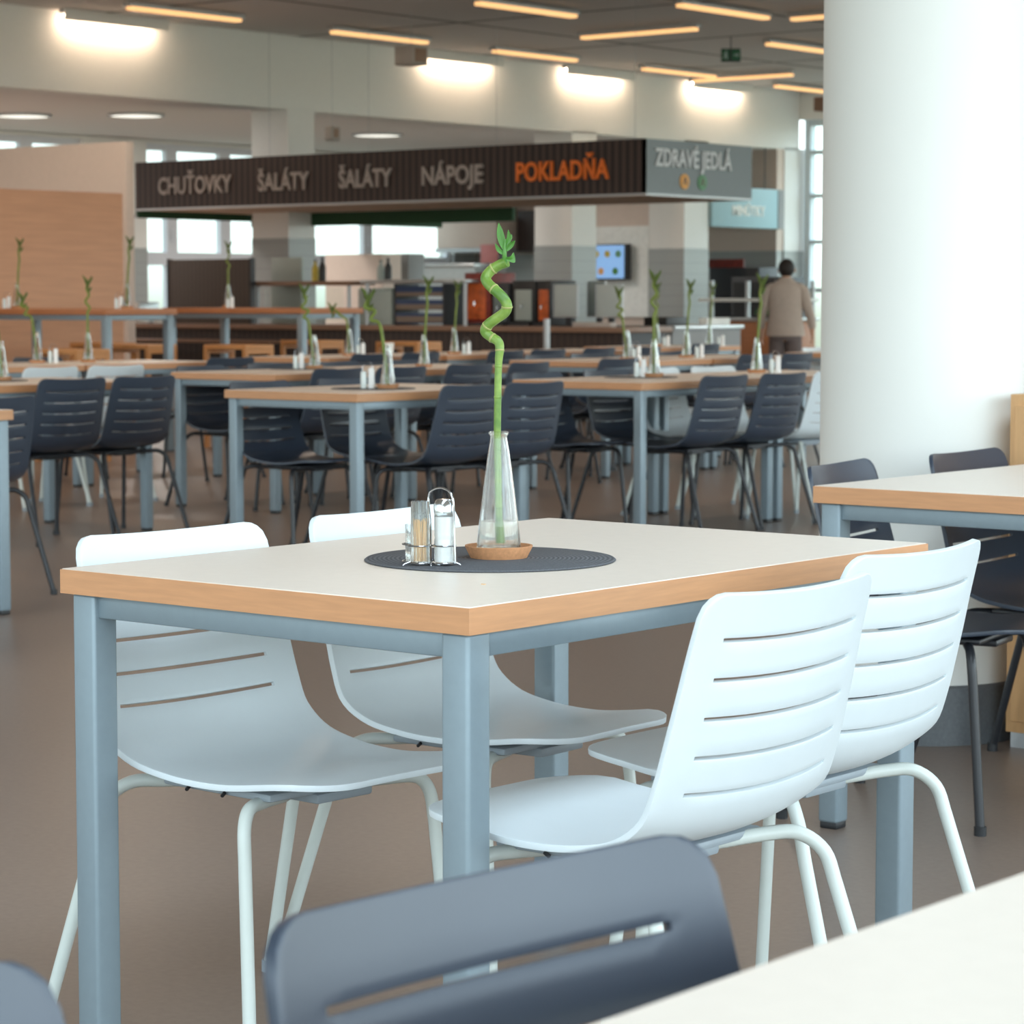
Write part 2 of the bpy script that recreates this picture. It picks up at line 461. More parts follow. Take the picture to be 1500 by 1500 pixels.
WP = thing('wall_washer_light', '', 'ceiling light')
part(WP, 'housing', box(B(), -.05, .05, -.72, .72, .03, .075, .004), M['rim'])
part(WP, 'front_lip', box(B(), .052, .06, -.735, .735, -.045, .075, .002), M['wall'])
part(WP, 'tube', box(B(), -.04, .04, -.66, .66, .0, .03, .006), M['wash_lamp'])
wash = [(19.15, 'glaring wall washer at the far left end of the white bulkhead'),
        (24.85, 'glaring wall washer directly right of the hanging grey box'),
        (27.6, 'third glaring wall washer from the left along the white bulkhead'),
        (30.4, 'rightmost glaring wall washer on the bulkhead, under the crossing tube lights')]
for i, (y, lab) in enumerate(wash):
    if i == 0: WP.location = (SL+.12, y, CEIL-.075); WP['label'] = lab; WP['group'] = 'wall washers along the bulkhead'
    else: dup(WP, (SL+.12, y, CEIL-.075), 0, lab, 'wall washers along the bulkhead')

RP = thing('round_downlight', '', 'ceiling light')
part(RP, 'ring', lathe(B(), [(.30, 0), (.34, 0), (.34, .03), (.30, .03)], 32, close=True), M['rim'])
part(RP, 'diffuser', lathe(B(), [(0, .004), (.3, .004), (.3, .028), (0, .028)], 32), M['round_lamp'])
ld = bpy.data.lights.new('lamp', 'AREA'); ld.shape = 'DISK'; ld.size = .55; ld.energy = 75; ld.color = (1.0, .94, .88)
lo = bpy.data.objects.new('lamp', ld); lo.location = (0, 0, -.004); lo.parent = RP; COL.objects.link(lo)
rl = [(-24.0, 18.3, 'round flush light at the far left of the low ceiling'), (-24.4, 20.8, 'round flush light above the screen wall, second from the left'),
      (-23.3, 21.6, 'round flush light left of the square column'), (-23.6, 26.2, 'round flush light right of the square column')]
for i, (x, y, lab) in enumerate(rl):
    if i == 0: RP.location = (x, y, BZ); RP['label'] = lab; RP['group'] = 'round lights of the low ceiling'
    else: dup(RP, (x, y, BZ), 0, lab, 'round lights of the low ceiling')

# warm ring-fixture lights added above the hall to brighten its dark back
def fill_light(x, y, z, w, c, lab, grp):
    t = thing('added_fill_light', lab, 'ceiling light', (x, y, z), 0, grp)
    part(t, 'trim_ring', lathe(B(), [(.17, -.012), (.20, -.012), (.20, .0), (.17, .0)], 24, close=True), M['rim'])
    ld = bpy.data.lights.new('lamp', 'AREA'); ld.shape = 'DISK'; ld.size = .33; ld.energy = w; ld.color = c
    lo = bpy.data.objects.new('lamp', ld); lo.location = (0, 0, -.006); lo.parent = t; COL.objects.link(lo)
for x in (-17.9, -14.2, -11.0, -7.8):
    for y in (4.5, 8.5, 12.5, 16.5, 20.5, 24.5):
        if (x < -17 and y > 17) or (x < -12 and y > 20): continue
        fill_light(x, y, CEIL, 17, (1.0, .80, .62), 'added warm downlight in the dining hall ceiling', 'dining hall fill lights')
for x, y in ((-19.6, 13.2), (-19.9, 10.0)): fill_light(x, y, CEIL, 60, (1.0, .82, .66), 'added warm downlight near the bulkhead over the wood partition', 'partition fill lights')  # added out of view to brighten the beige screen and partition

# hanging boxes + exit sign
def hang_box(x, y, z, w, d, h, m1, lab):
    t = thing('hanging_speaker', lab, 'speaker', (x, y, z))
    part(t, 'cabinet', box(B(), -w/2, w/2, -d/2, d/2, 0, h, .01), m1)
    part(t, 'grille', box(B(), w/2-.002, w/2+.006, -d/2+.03, d/2-.03, .03, h-.03, .002), M['box_brown'] if m1 is M['box_grey'] else M['dark'])
    part(t, 'suspension_cable', tube(B(), [(0, 0, h), (0, 0, CEIL-z)], .003, 6), M['rim'])
    return t
hang_box(-18.3, 20.85, 3.58, .26, .24, .2, M['box_grey'], 'pale grey box hanging on a cable beside the bright wall washer')
t = hang_box(-20.5, 22.0, 2.94, .12, .14, .16, M['box_grey'], 'small grey and brown box hanging at the right side of the square column')
hang_box(-16.4, 25.9, 3.3, .22, .2, .16, M['box_brown'], 'brown box hanging on a cable at the left edge of the pillar')
t = thing('exit_sign', 'green and black emergency exit sign under the ceiling', 'sign', (-17.25, 25.2, 3.86), R(39))
part(t, 'body', box(B(), -.11, .11, -.03, .03, 0, .15, .005), M['black'])
part(t, 'running_figure_panel', box(B(), -.105, -.02, -.036, -.03, .015, .135), M['exit_green'], label='panel with pale figure')
part(t, 'arrow_panel', box(B(), .01, .105, -.036, -.03, .015, .135), M['exit_green'], label='green panel with arrow')
bm = B(); tube(bm, [(.03, -.037, .075), (.085, -.037, .075)], .005, 6); tube(bm, [(.065, -.037, .095), (.087, -.037, .075), (.065, -.037, .055)], .004, 6)
part(t, 'arrow', bm, M['letter_white'])
bm = B(); tube(bm, [(-.06, -.037, .1), (-.062, -.037, .07), (-.045, -.037, .045), (-.05, -.037, .03)], .006, 6); tube(bm, [(-.062, -.037, .07), (-.08, -.037, .045), (-.09, -.037, .04)], .005, 6); tube(bm, [(-.085, -.037, .09), (-.06, -.037, .092), (-.04, -.037, .08)], .004, 6)
bmesh.ops.create_icosphere(bm, subdivisions=1, radius=.009, matrix=Matrix.Translation((-.055, -.037, .118)))
part(t, 'figure', bm, M['letter_white'])
part(t, 'hanging_rod', tube(B(), [(0, 0, .15), (0, 0, CEIL-3.86)], .006, 6), M['dark'])

# ------------------------------------------------------------------ lettering
def text_mesh(s, size, depth=.012, sx=.8, off=.006):
    cu = bpy.data.curves.new('t', 'FONT'); cu.body = s; cu.size = size; cu.extrude = depth; cu.offset = off
    cu.align_x = 'CENTER'; cu.resolution_u = 3
    ob = bpy.data.objects.new('t', cu); COL.objects.link(ob)
    dg = bpy.context.evaluated_depsgraph_get(); dg.update()
    me = bpy.data.meshes.new_from_object(ob.evaluated_get(dg))
    bpy.data.objects.remove(ob); bpy.data.curves.remove(cu)
    me.transform(Matrix.Diagonal((sx, 1, 1, 1)))
    return me
def word(parent, s, size, m, loc, rot, width, label=None, depth=.012):
    me = text_mesh(s, size, depth)
    w = max(v.co.x for v in me.vertices)-min(v.co.x for v in me.vertices)
    me.transform(Matrix.Diagonal((width/w, 1, 1, 1)))
    me.transform(Matrix.Rotation(rot, 4, 'Z') @ Matrix.Rotation(PI/2, 4, 'X'))
    o = link('lettering', me, m, parent, loc)
    if label: o['label'] = label
    return o

# canopy sign above the counters
CX0, CX1, CY0, CY1, CZ0, CZ1 = -22.14, -15.0, 20.5, 22.3, 2.165, 2.685
t = thing('canopy_sign', 'long dark ribbed sign canopy over the serving counter with grey lettering', 'sign', (CX1, CY0, CZ0))
L = CX1-CX0; D = CY1-CY0; Hh = CZ1-CZ0
part(t, 'front_fascia', box(B(), -L, 0, 0, .05, 0, Hh), M['sign_dark'], label='dark brown ribbed front fascia')
part(t, 'side_fascia', box(B(), -.05, .002, .0, D, 0, Hh), M['sign_grey'], label='grey end fascia')
part(t, 'back_fascia', box(B(), -L, -.05, D-.05, D, 0, Hh), M['sign_grey'])
part(t, 'green_lining', box(B(), -L+.06, -3.1, D-.02, D+.03, -.17, -.02), M['green'], label='dark green lining at the rear edge')
part(t, 'green_side_lining', box(B(), -L-.03, -L+.02, .03, D+3.5, -.1, Hh-.05), M['green'], label='green lining at the left end')
part(t, 'soffit', box(B(), -L+.02, -.02, .03, D-.03, -.018, .02), M['soffit'])
bm = B(); box(bm, -L, 0, -.004, .03, -.022, 0); box(bm, -.03, .004, .03, D-.03, -.022, 0); box(bm, -L, 0, D-.03, D, -.022, 0); box(bm, -L-.035, -L, 0, D+3.5, -.1, -.06)
part(t, 'rim', bm, M['rim'])
for q in (-.8, -2.6, -4.4, -5.9): part(t, 'hanging_cable', tube(B(), [(q, D/2, Hh), (q, D/2, (CEIL if q > -6.0 else BZ+.02)-CZ0)], .0028, 5), M['rim'])
part(t, 'top_board', box(B(), -L, -.02, .02, D-.02, Hh-.04, Hh-.01), M['dark'])
words = [('CHUŤOVKY', -21.75, -20.60, 'letter_grey'), ('ŠALÁTY', -20.19, -19.44, 'letter_grey'), ('ŠALÁTY', -19.0, -18.26, 'letter_grey'),
         ('NÁPOJE', -17.84, -17.03, 'letter_grey'), ('POKLADŇA', -16.60, -15.45, 'letter_orange')]
for s, a, b_, m in words:
    word(t, s, .262, M[m], ((a+b_)/2-CX1, -.012, .155), 0, b_-a, 'orange word' if 'orange' in m else None)
word(t, 'ZDRAVÉ JEDLÁ', .235, M['letter_white'], (.014, .77, .27), PI/2, 1.30, 'pale grey words on the end fascia', .005)
for dy, mm, lab in ((.62, 'orange_dot', 'orange oval emblem'), (.92, 'green_dot', 'green oval emblem')):
    bm = B(); lathe(bm, [(0, 0), (.075, 0), (.075, .012), (0, .012)], 24)
    bmesh.ops.rotate(bm, cent=(0, 0, 0), matrix=Matrix.Rotation(PI/2, 3, 'Y'), verts=bm.verts)
    o = part(t, 'emblem', bm, M[mm], (.002, dy, .13), lab)
    bm = B(); tube(bm, [(.016, -.03, -.03), (.016, 0, .04), (.016, .03, -.03)], .006, 6)
    part(o, 'pale_mark', bm, M['letter_grey'])

t = thing('hanging_sign', 'pale blue box sign hanging between the white columns at the far right', 'sign', (-21.05, 30.32, 2.16))
part(t, 'face', box(B(), -.12, 0, 0, 1.66, 0, .56, .004), M['minutky'])
part(t, 'end_cap', box(B(), -.13, .01, 1.66, 1.8, 0, .56), M['grey_panel'], label='dark grey end cap')
word(t, 'MINÚTKY', .2, M['paper'], (.004, .90, .17), PI/2, .82, None, .006)
for q in (.3, 1.4): part(t, 'hanging_cable', tube(B(), [(-.06, q, .56), (-.06, q, BZ-2.16)], .008, 5), M['dark'])

# ------------------------------------------------------------------ dining table
TW, TL, TH = .80, 1.18, .75
def table_proto(loc, label):
    t = thing('dining_table', label, 'table', loc, 0, 'dining tables')   # origin: corner with min x, min y
    part(t, 'tabletop', box(B(), .002, TW-.002, .002, TL-.002, TH-.034, TH, .0008, 1), M['laminate'])
    bm = B(); z0, z1 = TH-.037, TH-.0012
    box(bm, 0, TW, 0, .004, z0, z1); box(bm, 0, TW, TL-.004, TL, z0, z1); box(bm, 0, .004, .004, TL-.004, z0, z1); box(bm, TW-.004, TW, .004, TL-.004, z0, z1)
    part(t, 'edge_band', bm, M['beech'], smooth=False)
    ins, w = .012, .048
    for cx in (ins, TW-ins-w):
        for cy in (ins, TL-ins-w):
            lg = part(t, 'leg', box(B(), cx, cx+w, cy, cy+w, .014, TH-.037, .006, 3), M['steel'])
            part(lg, 'glide', box(B(), cx+.003, cx+w-.003, cy+.003, cy+w-.003, 0, .016, .003), M['glide'])
    a = ins+w; z0, z1 = TH-.037-.036, TH-.038
    for (x0, x1, y0, y1) in ((a-.005, TW-a+.005, ins+.01, ins+.036), (a-.005, TW-a+.005, TL-ins-.036, TL-ins-.01), (ins+.01, ins+.036, a-.005, TL-a+.005), (TW-ins-.036, TW-ins-.01, a-.005, TL-a+.005)):
        part(t, 'rail', box(B(), x0, x1, y0, y1, z0, z1, .003), M['steel'])
    return t

TAB = {  # key: (x0, y0, phrase used in labels)
 'T0': (-2.995, 2.612, 'the sharp foreground table'),
 'T1': (-3.07, 4.81, 'the table beside the big white pillar'),
 'TN': (-.872, .86, 'the blank white table in the bottom right corner'),
 'T2': (-8.38, 8.28, 'the nearest blurred table left of the tall bamboo'),
 'T4': (-8.30, 10.22, 'the blurred table right of the tall bamboo'),
 'T4b': (-8.30, 11.42, 'the table just left of the pillar edge'),
 'T6': (-8.255, 5.11, 'the table poking in at the left edge'),
 'L1': (-10.41, 7.84, 'the long-edged table at the left with a white vase on its end'),
 'T3': (-10.66, 10.12, 'the second blurred table left of the tall bamboo'),
 'T3b': (-10.73, 11.31, 'the table directly behind the vase right of the slanted bamboo'),
 'T5': (-10.95, 13.45, 'the table behind the right-hand blurred table'),
 'T5b': (-10.95, 14.66, 'the table behind the right-hand vases'),
 'L2': (-13.0, 10.88, 'the far left table behind the white chairs'),
 'L2b': (-13.0, 9.68, 'the far left table cut by the photo edge'),
 'T8': (-13.1, 13.15, 'the far table in front of the bar stools'),
 'T7': (-13.1, 14.40, 'the far table in front of the drinks machines'),
 'T10': (-13.2, 15.85, 'the farthest table left of the cash desks'),
 'T11': (-13.6, 17.7, 'the farthest table below the wall screen'),
 'T12': (-10.95, 16.75, 'the far table against the pillar edge'),
}
tlabel = {
 'T0': 'sharp foreground table with pale top, beech edge and grey-blue steel legs',
 'T1': 'pale table at the right edge beside the big round pillar',
 'TN': 'blank white tabletop filling the bottom right corner',
 'T2': 'blurred beech-edged table left of the tall bamboo, nearest of the dark-chair tables',
 'T4': 'blurred beech-edged table right of the tall bamboo stem with dark placemat',
 'T4b': 'beech-edged table reaching the pillar, carrying the rightmost vase',
 'T6': 'table of which only an orange corner shows at the left edge',
 'L1': 'beech-edged table at the left with two dark chairs backed to it',
 'T3': 'second table left of the bamboo, behind the nearest blurred table',
 'T3b': 'table pushed end to end behind the second left table, mostly behind dark chairs',
 'T5': 'table with dark orange edge behind the right-hand blurred table',
 'T5b': 'table end to end with the one behind the right-hand blurred table',
 'L2': 'far left table behind the two white chair backs',
 'L2b': 'far left table behind the slanted bamboo, cut by the photo edge',
 'T8': 'far table with short corner in front of the wooden stools',
 'T7': 'far table in front of the red and black drinks machines',
 'T10': 'farthest orange-edged table in front of the counter below the monitors',
 'T11': 'farthest table in front of the grey counter, below the wall screen',
 'T12': 'far table touching the pillar edge, below the standing person',
}
TP = table_proto((TAB['T0'][0], TAB['T0'][1], 0), tlabel['T0'])
for k, (x, y, _) in TAB.items():
    if k != 'T0': dup(TP, (x, y, 0), 0, tlabel[k], 'dining tables')

# ------------------------------------------------------------------ chair
def chair_shell():
    prof = catmull([(0, -.292, .786), (0, -.272, .708), (0, -.252, .622), (0, -.228, .535), (0, -.196, .473), (0, -.135, .440), (0, -.05, .432), (0, .05, .436), (0, .13, .446), (0, .19, .453), (0, .256, .450)], 12)
    acc = [0]
    for a, b_ in zip(prof, prof[1:]): acc.append(acc[-1]+(b_-a).length)
    Ltot = acc[-1]
    def at(s):
        s = max(0, min(Ltot, s))
        for i in range(len(acc)-1):
            if acc[i+1] >= s:
                f = (s-acc[i])/(acc[i+1]-acc[i]+1e-9); return prof[i].lerp(prof[i+1], f)
        return prof[-1].copy()
    slots = [.062+.0535*i for i in range(5)]
    rows = set()
    for s in slots: rows |= {round(s-.0030, 5), round(s+.0030, 5)}
    for d in (0, .003, .009, .019, .035): rows |= {d}
    for d in (0, .003, .010, .022, .038, .058, .085): rows |= {round(Ltot-d, 5)}
    q = 0.05
    while q < Ltot-.1:
        if all(abs(q-s) > .009 for s in slots): rows.add(round(q, 5))
        q += .0165
    rows = sorted(rows)
    def halfw(s):
        f = s/Ltot
        w = .199+.019*math.sin(min(1, f/.55)*PI/2) - .024*max(0, min(1, (f-.45)/.4))
        rt = .035
        if s < rt: w += -rt+math.sqrt(max(0, rt*rt-(rt-s)**2))
        rf = .085; d = Ltot-s
        if d < rf: w += (-1+math.sqrt(max(0, 1-((rf-d)/rf)**2)))*.085 - .012*(1-d/rf)
        return w
    us = [-1, -.96, -.90, -.84, -.775, -.68, -.56, -.43, -.29, -.145, 0]
    us = us + [-u for u in us[-2::-1]]
    bm = B(); grid = []
    for s in rows:
        p = at(s); w = halfw(s); row = []
        tg = (at(s+.012)-at(s-.012)).normalized(); nrm = Vector((0, -tg.z, tg.y))
        f = max(0, min(1, (s-.20)/(Ltot-.20-.12))); f = f*f*(3-2*f)
        amp = .034*(1-f) - .004*f
        for u in us:
            x = u*w; q = nrm*(amp*(x/.215)**2)
            row.append(bm.verts.new((x, p.y+q.y, p.z+q.z-.010)))
        grid.append(row)
    for i in range(len(rows)-1):
        mid = (rows[i]+rows[i+1])/2
        is_slot = any(abs(mid-s) < .0029 for s in slots)
        for j in range(len(us)-1):
            um = (us[j]+us[j+1])/2
            if is_slot and abs(um) < .77: continue
            bm.faces.new((grid[i][j], grid[i+1][j], grid[i+1][j+1], grid[i][j+1]))
    bmesh.ops.recalc_face_normals(bm, faces=bm.faces)
    me = bpy.data.meshes.new('shell'); bm.to_mesh(me); bm.free()
    o = bpy.data.objects.new('tmp', me); COL.objects.link(o)
    m = o.modifiers.new('s', 'SOLIDIFY'); m.thickness = .0095; m.offset = 0; m.use_even_offset = True
    m = o.modifiers.new('b', 'BEVEL'); m.width = .0018; m.segments = 2; m.limit_method = 'ANGLE'; m.angle_limit = R(50)
    dg = bpy.context.evaluated_depsgraph_get(); dg.update()
    me2 = bpy.data.meshes.new_from_object(o.evaluated_get(dg))
    bpy.data.objects.remove(o)
    for p in me2.polygons: p.use_smooth = True
    me2.set_sharp_from_angle(angle=R(50))
    return me2
SHELL = chair_shell()

def leg_mesh(sx, front):
    if front:
        c = [(sx*.06, .06, .405), (sx*.14, .09, .408), (sx*.182, .108, .405), (sx*.201, .118, .380), (sx*.206, .124, .33), (sx*.222, .150, .008)]
    else:
        c = [(sx*.06, -.09, .41), (sx*.14, -.13, .416), (sx*.18, -.160, .415), (sx*.205, -.187, .388), (sx*.213, -.202, .34), (sx*.245, -.300, .008)]
    pts = catmull(c[:5], 5)[:-1] + [Vector(c[4]), Vector(c[4]).lerp(Vector(c[5]), .5), Vector(c[5])]
    pts = [Vector((q.x, q.y, q.z*.976)) for q in pts]
    return tube(B(), pts, .0105, 10)

def chair_proto(label, pl, lg, loc, rz, under):
    t = thing('dining_chair', label, 'chair', loc, rz, None)
    link('seat_shell', SHELL.copy(), pl, t)
    for sx in (-1, 1):
        for fr in (True, False):
            o = part(t, 'leg', leg_mesh(sx, fr), lg)
            foot = (sx*.222, .150) if fr else (sx*.245, -.300)
            part(o, 'foot_cap', lathe(B(), [(0, 0), (.0135, 0), (.0135, .02), (0, .02)], 10, (foot[0], foot[1], 0)), M['glide'] if lg is M['dark_leg'] else M['under_grey'])
    bm = B(); box(bm, -.15, .15, -.12, .12, .402, .415, .005); box(bm, -.06, .06, -.11, .13, .388, .404, .005)
    br = part(t, 'seat_bracket', bm, under)
    bm = B()
    for yy in (-.06, .02): tube(bm, [(-.155, yy, .402), (-.157, yy+.008, .408)], .003, 6); tube(bm, [(.155, yy, .402), (.157, yy+.008, .408)], .003, 6)
    part(br, 'screw', bm, M['glide'])
    return t

F_PX, F_NX = -PI/2, PI/2     # facing +X (left side of a table), facing -X (right side)
chairs = []
# (table key, side, y position, colour, x shift of origin from table edge, rotation jitter, label)
def L(k, y, colr, dx, jit, lab): chairs.append((TAB[k][0]+dx, y, F_PX+R(jit), colr, lab))
def Rr(k, y, colr, dx, jit, lab): chairs.append((TAB[k][0]+TW+dx, y, F_NX+R(jit), colr, lab))
L('T0', 2.93, 'w', .16, -2, 'white chair tucked behind the left leg of the foreground table')
L('T0', 3.455, 'w', .165, 2, 'white chair directly behind the chrome condiment rack')
Rr('T0', 2.90, 'w', .05, 0, 'white chair right of the foreground table, nearest the camera')
Rr('T0', 3.43, 'w', -.075, 1, 'white chair with back reaching the far right corner of the foreground table')
L('TN', 1.27, 'd', .07, -6, 'big slate-blue chair back, slotted, bottom centre of the photo')
L('TN', .775, 'd', .0, 0, 'slate-blue chair back corner in the bottom left corner')
L('T1', 5.16, 'd', .14, 11, 'slate chair at the pillar table, left one of its two')
L('T1', 5.71, 'd', .14, 3, 'slate chair at the pillar table, right one of its two, beside the wooden cabinet')
chair_specs = [
 ('T2', 'R', 8.83, 'd', 'dark chair on the camera side of the nearest blurred table, left of the bamboo stem'),
 ('T2', 'R', 9.28, 'd', 'dark chair crossed by the tall bamboo stem'),
 ('T2', 'L', 8.55, 'd', 'dark chair seen between the legs of the nearest blurred table'),
 ('T2', 'L', 9.12, 'd', 'dark chair behind the vase of the nearest blurred table'),
 ('T4', 'R', 10.66, 'd', 'dark chair below the small mat, left of two leaning dark backs before the pillar'),
 ('T4', 'R', 11.19, 'd', 'dark chair backed to the right-hand blurred table, second from its corner leg'),
 ('T4', 'L', 10.45, 'd', 'dark chair beneath the left end of the right-hand blurred table'),
 ('T4', 'L', 11.05, 'd', 'dark chair under the middle of the right-hand blurred table'),
 ('T4b', 'R', 11.70, 'w', 'white chair half hidden by the pillar edge'),
 ('T4b', 'L', 11.50, 'w', 'white chair top behind the right-hand vase and shakers'),
 ('T4b', 'L', 12.02, 'w', 'white chair top left of the rightmost vase'),
 ('L1', 'R', 8.33, 'd', 'dark chair back at the left, nearer of the overlapping pair'),
 ('L1', 'R', 8.78, 'd', 'dark chair back at the left, farther of the overlapping pair'),
 ('L2b', 'R', 9.62, 'w', 'white chair back at the far left, left one of two'),
 ('L2b', 'R', 10.12, 'w', 'white chair back at the far left, right one of two'),
 ('T3', 'R', 10.95, 'd', 'dark chair left of the slanted bamboo, behind the first table'),
 ('T3', 'R', 10.42, 'd', 'dark chair behind the legs of the nearest blurred table'),
 ('T3', 'L', 10.40, 'd', 'dark chair through the left legs of the second left table'),
 ('T3', 'L', 10.95, 'd', 'dark chair top behind the second left table'),
 ('T3b', 'R', 11.62, 'd', 'dark chair back right of the slanted bamboo vase, left of a pair'),
 ('T3b', 'R', 12.15, 'd', 'dark chair back left of the tall bamboo, right of a pair'),
 ('T3b', 'L', 12.2, 'd', 'dark chair top right of the vase with the paper cup'),
 ('T3b', 'L', 11.6, 'd', 'dark chair top behind the slanted bamboo'),
 ('T5', 'R', 13.35, 'd', 'dark chair back immediately right of the tall bamboo stem'),
 ('T5', 'L', 13.85, 'd', 'dark chair top behind the table behind the right-hand one, left one'),
 ('T5', 'L', 14.35, 'd', 'dark chair top behind the table behind the right-hand one, right one'),
 ('T5b', 'R', 14.9, 'd', 'dark chair back behind the white chair tops, left one'),
 ('T5b', 'R', 15.4, 'd', 'dark chair back behind the white chair tops, right one'),
 ('T5b', 'L', 15.3, 'd', 'dark chair back in front of the grey counter'),
 ('T12', 'R', 16.95, 'd', 'dark chair back below the person, left one'),
 ('T12', 'R', 17.5, 'd', 'dark chair back below the person, right one by the pillar'),
 ('T12', 'L', 17.25, 'w', 'white chair top below the person, left one'),
 ('T12', 'L', 17.8, 'w', 'white chair top below the person, right one by the pillar'),
 ('L2', 'R', 11.95, 'd', 'dark chair at the end of the far left table'),
 ('L2', 'L', 11.2, 'd', 'dark chair top behind the far left vase'),
 ('T8', 'R', 13.4, 'd', 'dark chair back before the far table at the stools, left one'),
 ('T8', 'R', 13.9, 'd', 'dark chair back before the far table at the stools, right one'),
 ('T7', 'R', 14.85, 'd', 'dark chair back under the drinks machines, left one'),
 ('T7', 'R', 15.35, 'd', 'dark chair back under the drinks machines, right one'),
 ('T10', 'R', 16.1, 'd', 'dark chair back below the monitors, left one'),
 ('T10', 'R', 16.7, 'd', 'dark chair back below the monitors, right one'),
 ('T11', 'R', 18.1, 'd', 'dark chair back right of the farthest vase'),
]
for k, side, y, c, lab in chair_specs:
    j = random.uniform(-3, 3)
    dx = .22 if side == 'L' else (.85 if k == 'L2b' else -.08)
    (L if side == 'L' else Rr)(k, y, c, dx, j, lab)
chairs.append((-8.14, 6.56, F_NX, 'd', 'dark slotted chair back cut by the left edge of the photo'))
protos = {}
for x, y, rz, c, lab in chairs:
    grp = 'white plastic shell chairs' if c == 'w' else 'dark slate plastic shell chairs'
    if c not in protos:
        protos[c] = chair_proto(lab, M['white_plastic'] if c == 'w' else M['dark_plastic'], M['white_leg'] if c == 'w' else M['dark_leg'], (x, y, 0), rz, M['under_grey'] if c == 'w' else M['dark_leg'])
        protos[c]['group'] = grp
    else: dup(protos[c], (x, y, 0), rz, lab, grp)

# ------------------------------------------------------------------ foreground table setting
Z = TH
CR = Vector((math.cos(R(39.1)), math.sin(R(39.1)), 0))    # the stem bends mostly sideways along this direction
CF = Vector((-math.sin(R(39.1)), math.cos(R(39.1)), 0))
bm = B(); lathe(bm, [(0, 0), (.192, 0), (.1945, .0015), (.192, .0035), (0, .0035)], 96)
single('placemat', bm, M['placemat'], 'round dark woven placemat in the middle of the sharp foreground table', 'placemat', (-2.575, 3.115, Z))
VX, VY = -2.57, 3.13
vz = Z+.0035
bm = B(); lathe(bm, [(0, 0), (.044, 0), (.0525, .017), (.0525, .019), (.049, .019), (.044, .007), (0, .007)], 64)
single('cork_saucer', bm, M['cork'], 'round cork saucer under the big glass vase on the foreground table', 'saucer', (VX, VY, vz))
bz = vz+.0075
t = thing('glass_vase', 'tall conical clear glass vase on the cork saucer of the foreground table', 'vase', (VX, VY, bz))
vp = [(0, 0), (.032, 0), (.0345, .003), (.0345, .010), (.030, .05), (.0235, .105), (.0175, .15), (.0132, .176), (.0128, .180), (.0155, .184), (.0155, .187), (.0130, .1875), (.0116, .180), (.0120, .175), (.0163, .149), (.0223, .104), (.0288, .049), (.0331, .011), (.0315, .008), (0, .007)]
part(t, 'glass_body', lathe(B(), vp, 64), M['glass'])
wp = [(0, .0073), (.0312, .0083), (.0328, .0112), (.0285, .0492), (0, .0492)]
part(t, 'water', lathe(B(), wp, 64), M['water'])

def px2(x, y, depth=0.0):
    # metres relative to vase foot: measured sideways offset and height
    k = 4.05/3850
    return CR*((x-735)*k) + CF*depth + Vector((0, 0, (806-y)*k))
path = [(737, 800, 0), (735, 760, 0), (734, 700, 0), (733, 640, 0), (733.5, 590, 0), (734, 560, 0), (735, 530, 0), (736.5, 515, 0), (734, 504, .004), (723, 497, .010), (715, 489, .012), (720, 479, .008), (732, 470, 0), (744, 461, -.008), (747, 451, -.012), (742, 441, -.010), (731, 430, -.003), (720, 420, .006), (716, 411, .012), (723, 401, .014), (735, 393, .010), (747, 388, .004)]
t = thing('lucky_bamboo', 'tall green curly bamboo stem standing in the big clear vase, foreground', 'plant', (VX, VY, bz+.008))
pts = catmull([px2(*p) for p in path], 8)
n = len(pts); rr = []
for i, p in enumerate(pts):
    z = p.z; rr.append(.0056 if z < .28 else .0056+.0026*min(1, (z-.28)/.06))
part(t, 'stem', tube(B(), pts, rr, 14), M['stem'])
def ring(p, d, r, w=.0016):
    return tube(B(), [p-d*w, p-d*w*.5, p+d*w*.5, p+d*w], [r*1.0, r*1.1, r*1.1, r*1.0], 14)
for f in (.06, .13, .20, .27, .33, .42, .52, .66, .78, .93):
    i = int(f*(n-2)); d = (pts[i+1]-pts[i]).normalized()
    part(t, 'node_ring', ring(pts[i], d, rr[i]), M['node'] if f > .3 else M['stem'])
# shoot and leaves
base = px2(744, 389, .004)
sh = catmull([base, px2(743.5, 378), px2(744, 366), px2(745, 355)], 5)
part(t, 'shoot', tube(B(), sh, [.0042-.0018*i/(len(sh)-1) for i in range(len(sh))], 10), M['leaf'])
def leaf(a, b_, c_, wid, curl=(0, 0, 0)):
    """curved blade from a to b_ (c_ middle control)"""
    bm = B(); P = catmull([a, c_, b_], 8); N = len(P); side = (b_-a).cross(Vector((CF.x, CF.y, .25))).normalized()
    nrm = (b_-a).cross(side).normalized()
    rows = []
    for i, p in enumerate(P):
        f = i/(N-1); w = 1.05*wid*math.sin(PI*min(1, f*.93+.07))**.8*(1-.25*f) if i < N-1 else .0003
        rows.append([bm.verts.new(p-side*w+nrm*w*.35), bm.verts.new(p-nrm*.0004), bm.verts.new(p+side*w+nrm*w*.35)])
        rows[-1] += [bm.verts.new(p+side*w*.98+nrm*(w*.35+.0007)), bm.verts.new(p+nrm*.0005), bm.verts.new(p-side*w*.98+nrm*(w*.35+.0007))]
    for a_, b2 in zip(rows, rows[1:]):
        for k in range(6): bm.faces.new((a_[k], a_[(k+1) % 6], b2[(k+1) % 6], b2[k]))
    bm.faces.new(rows[0][::-1]); bm.faces.new(rows[-1])
    return bm
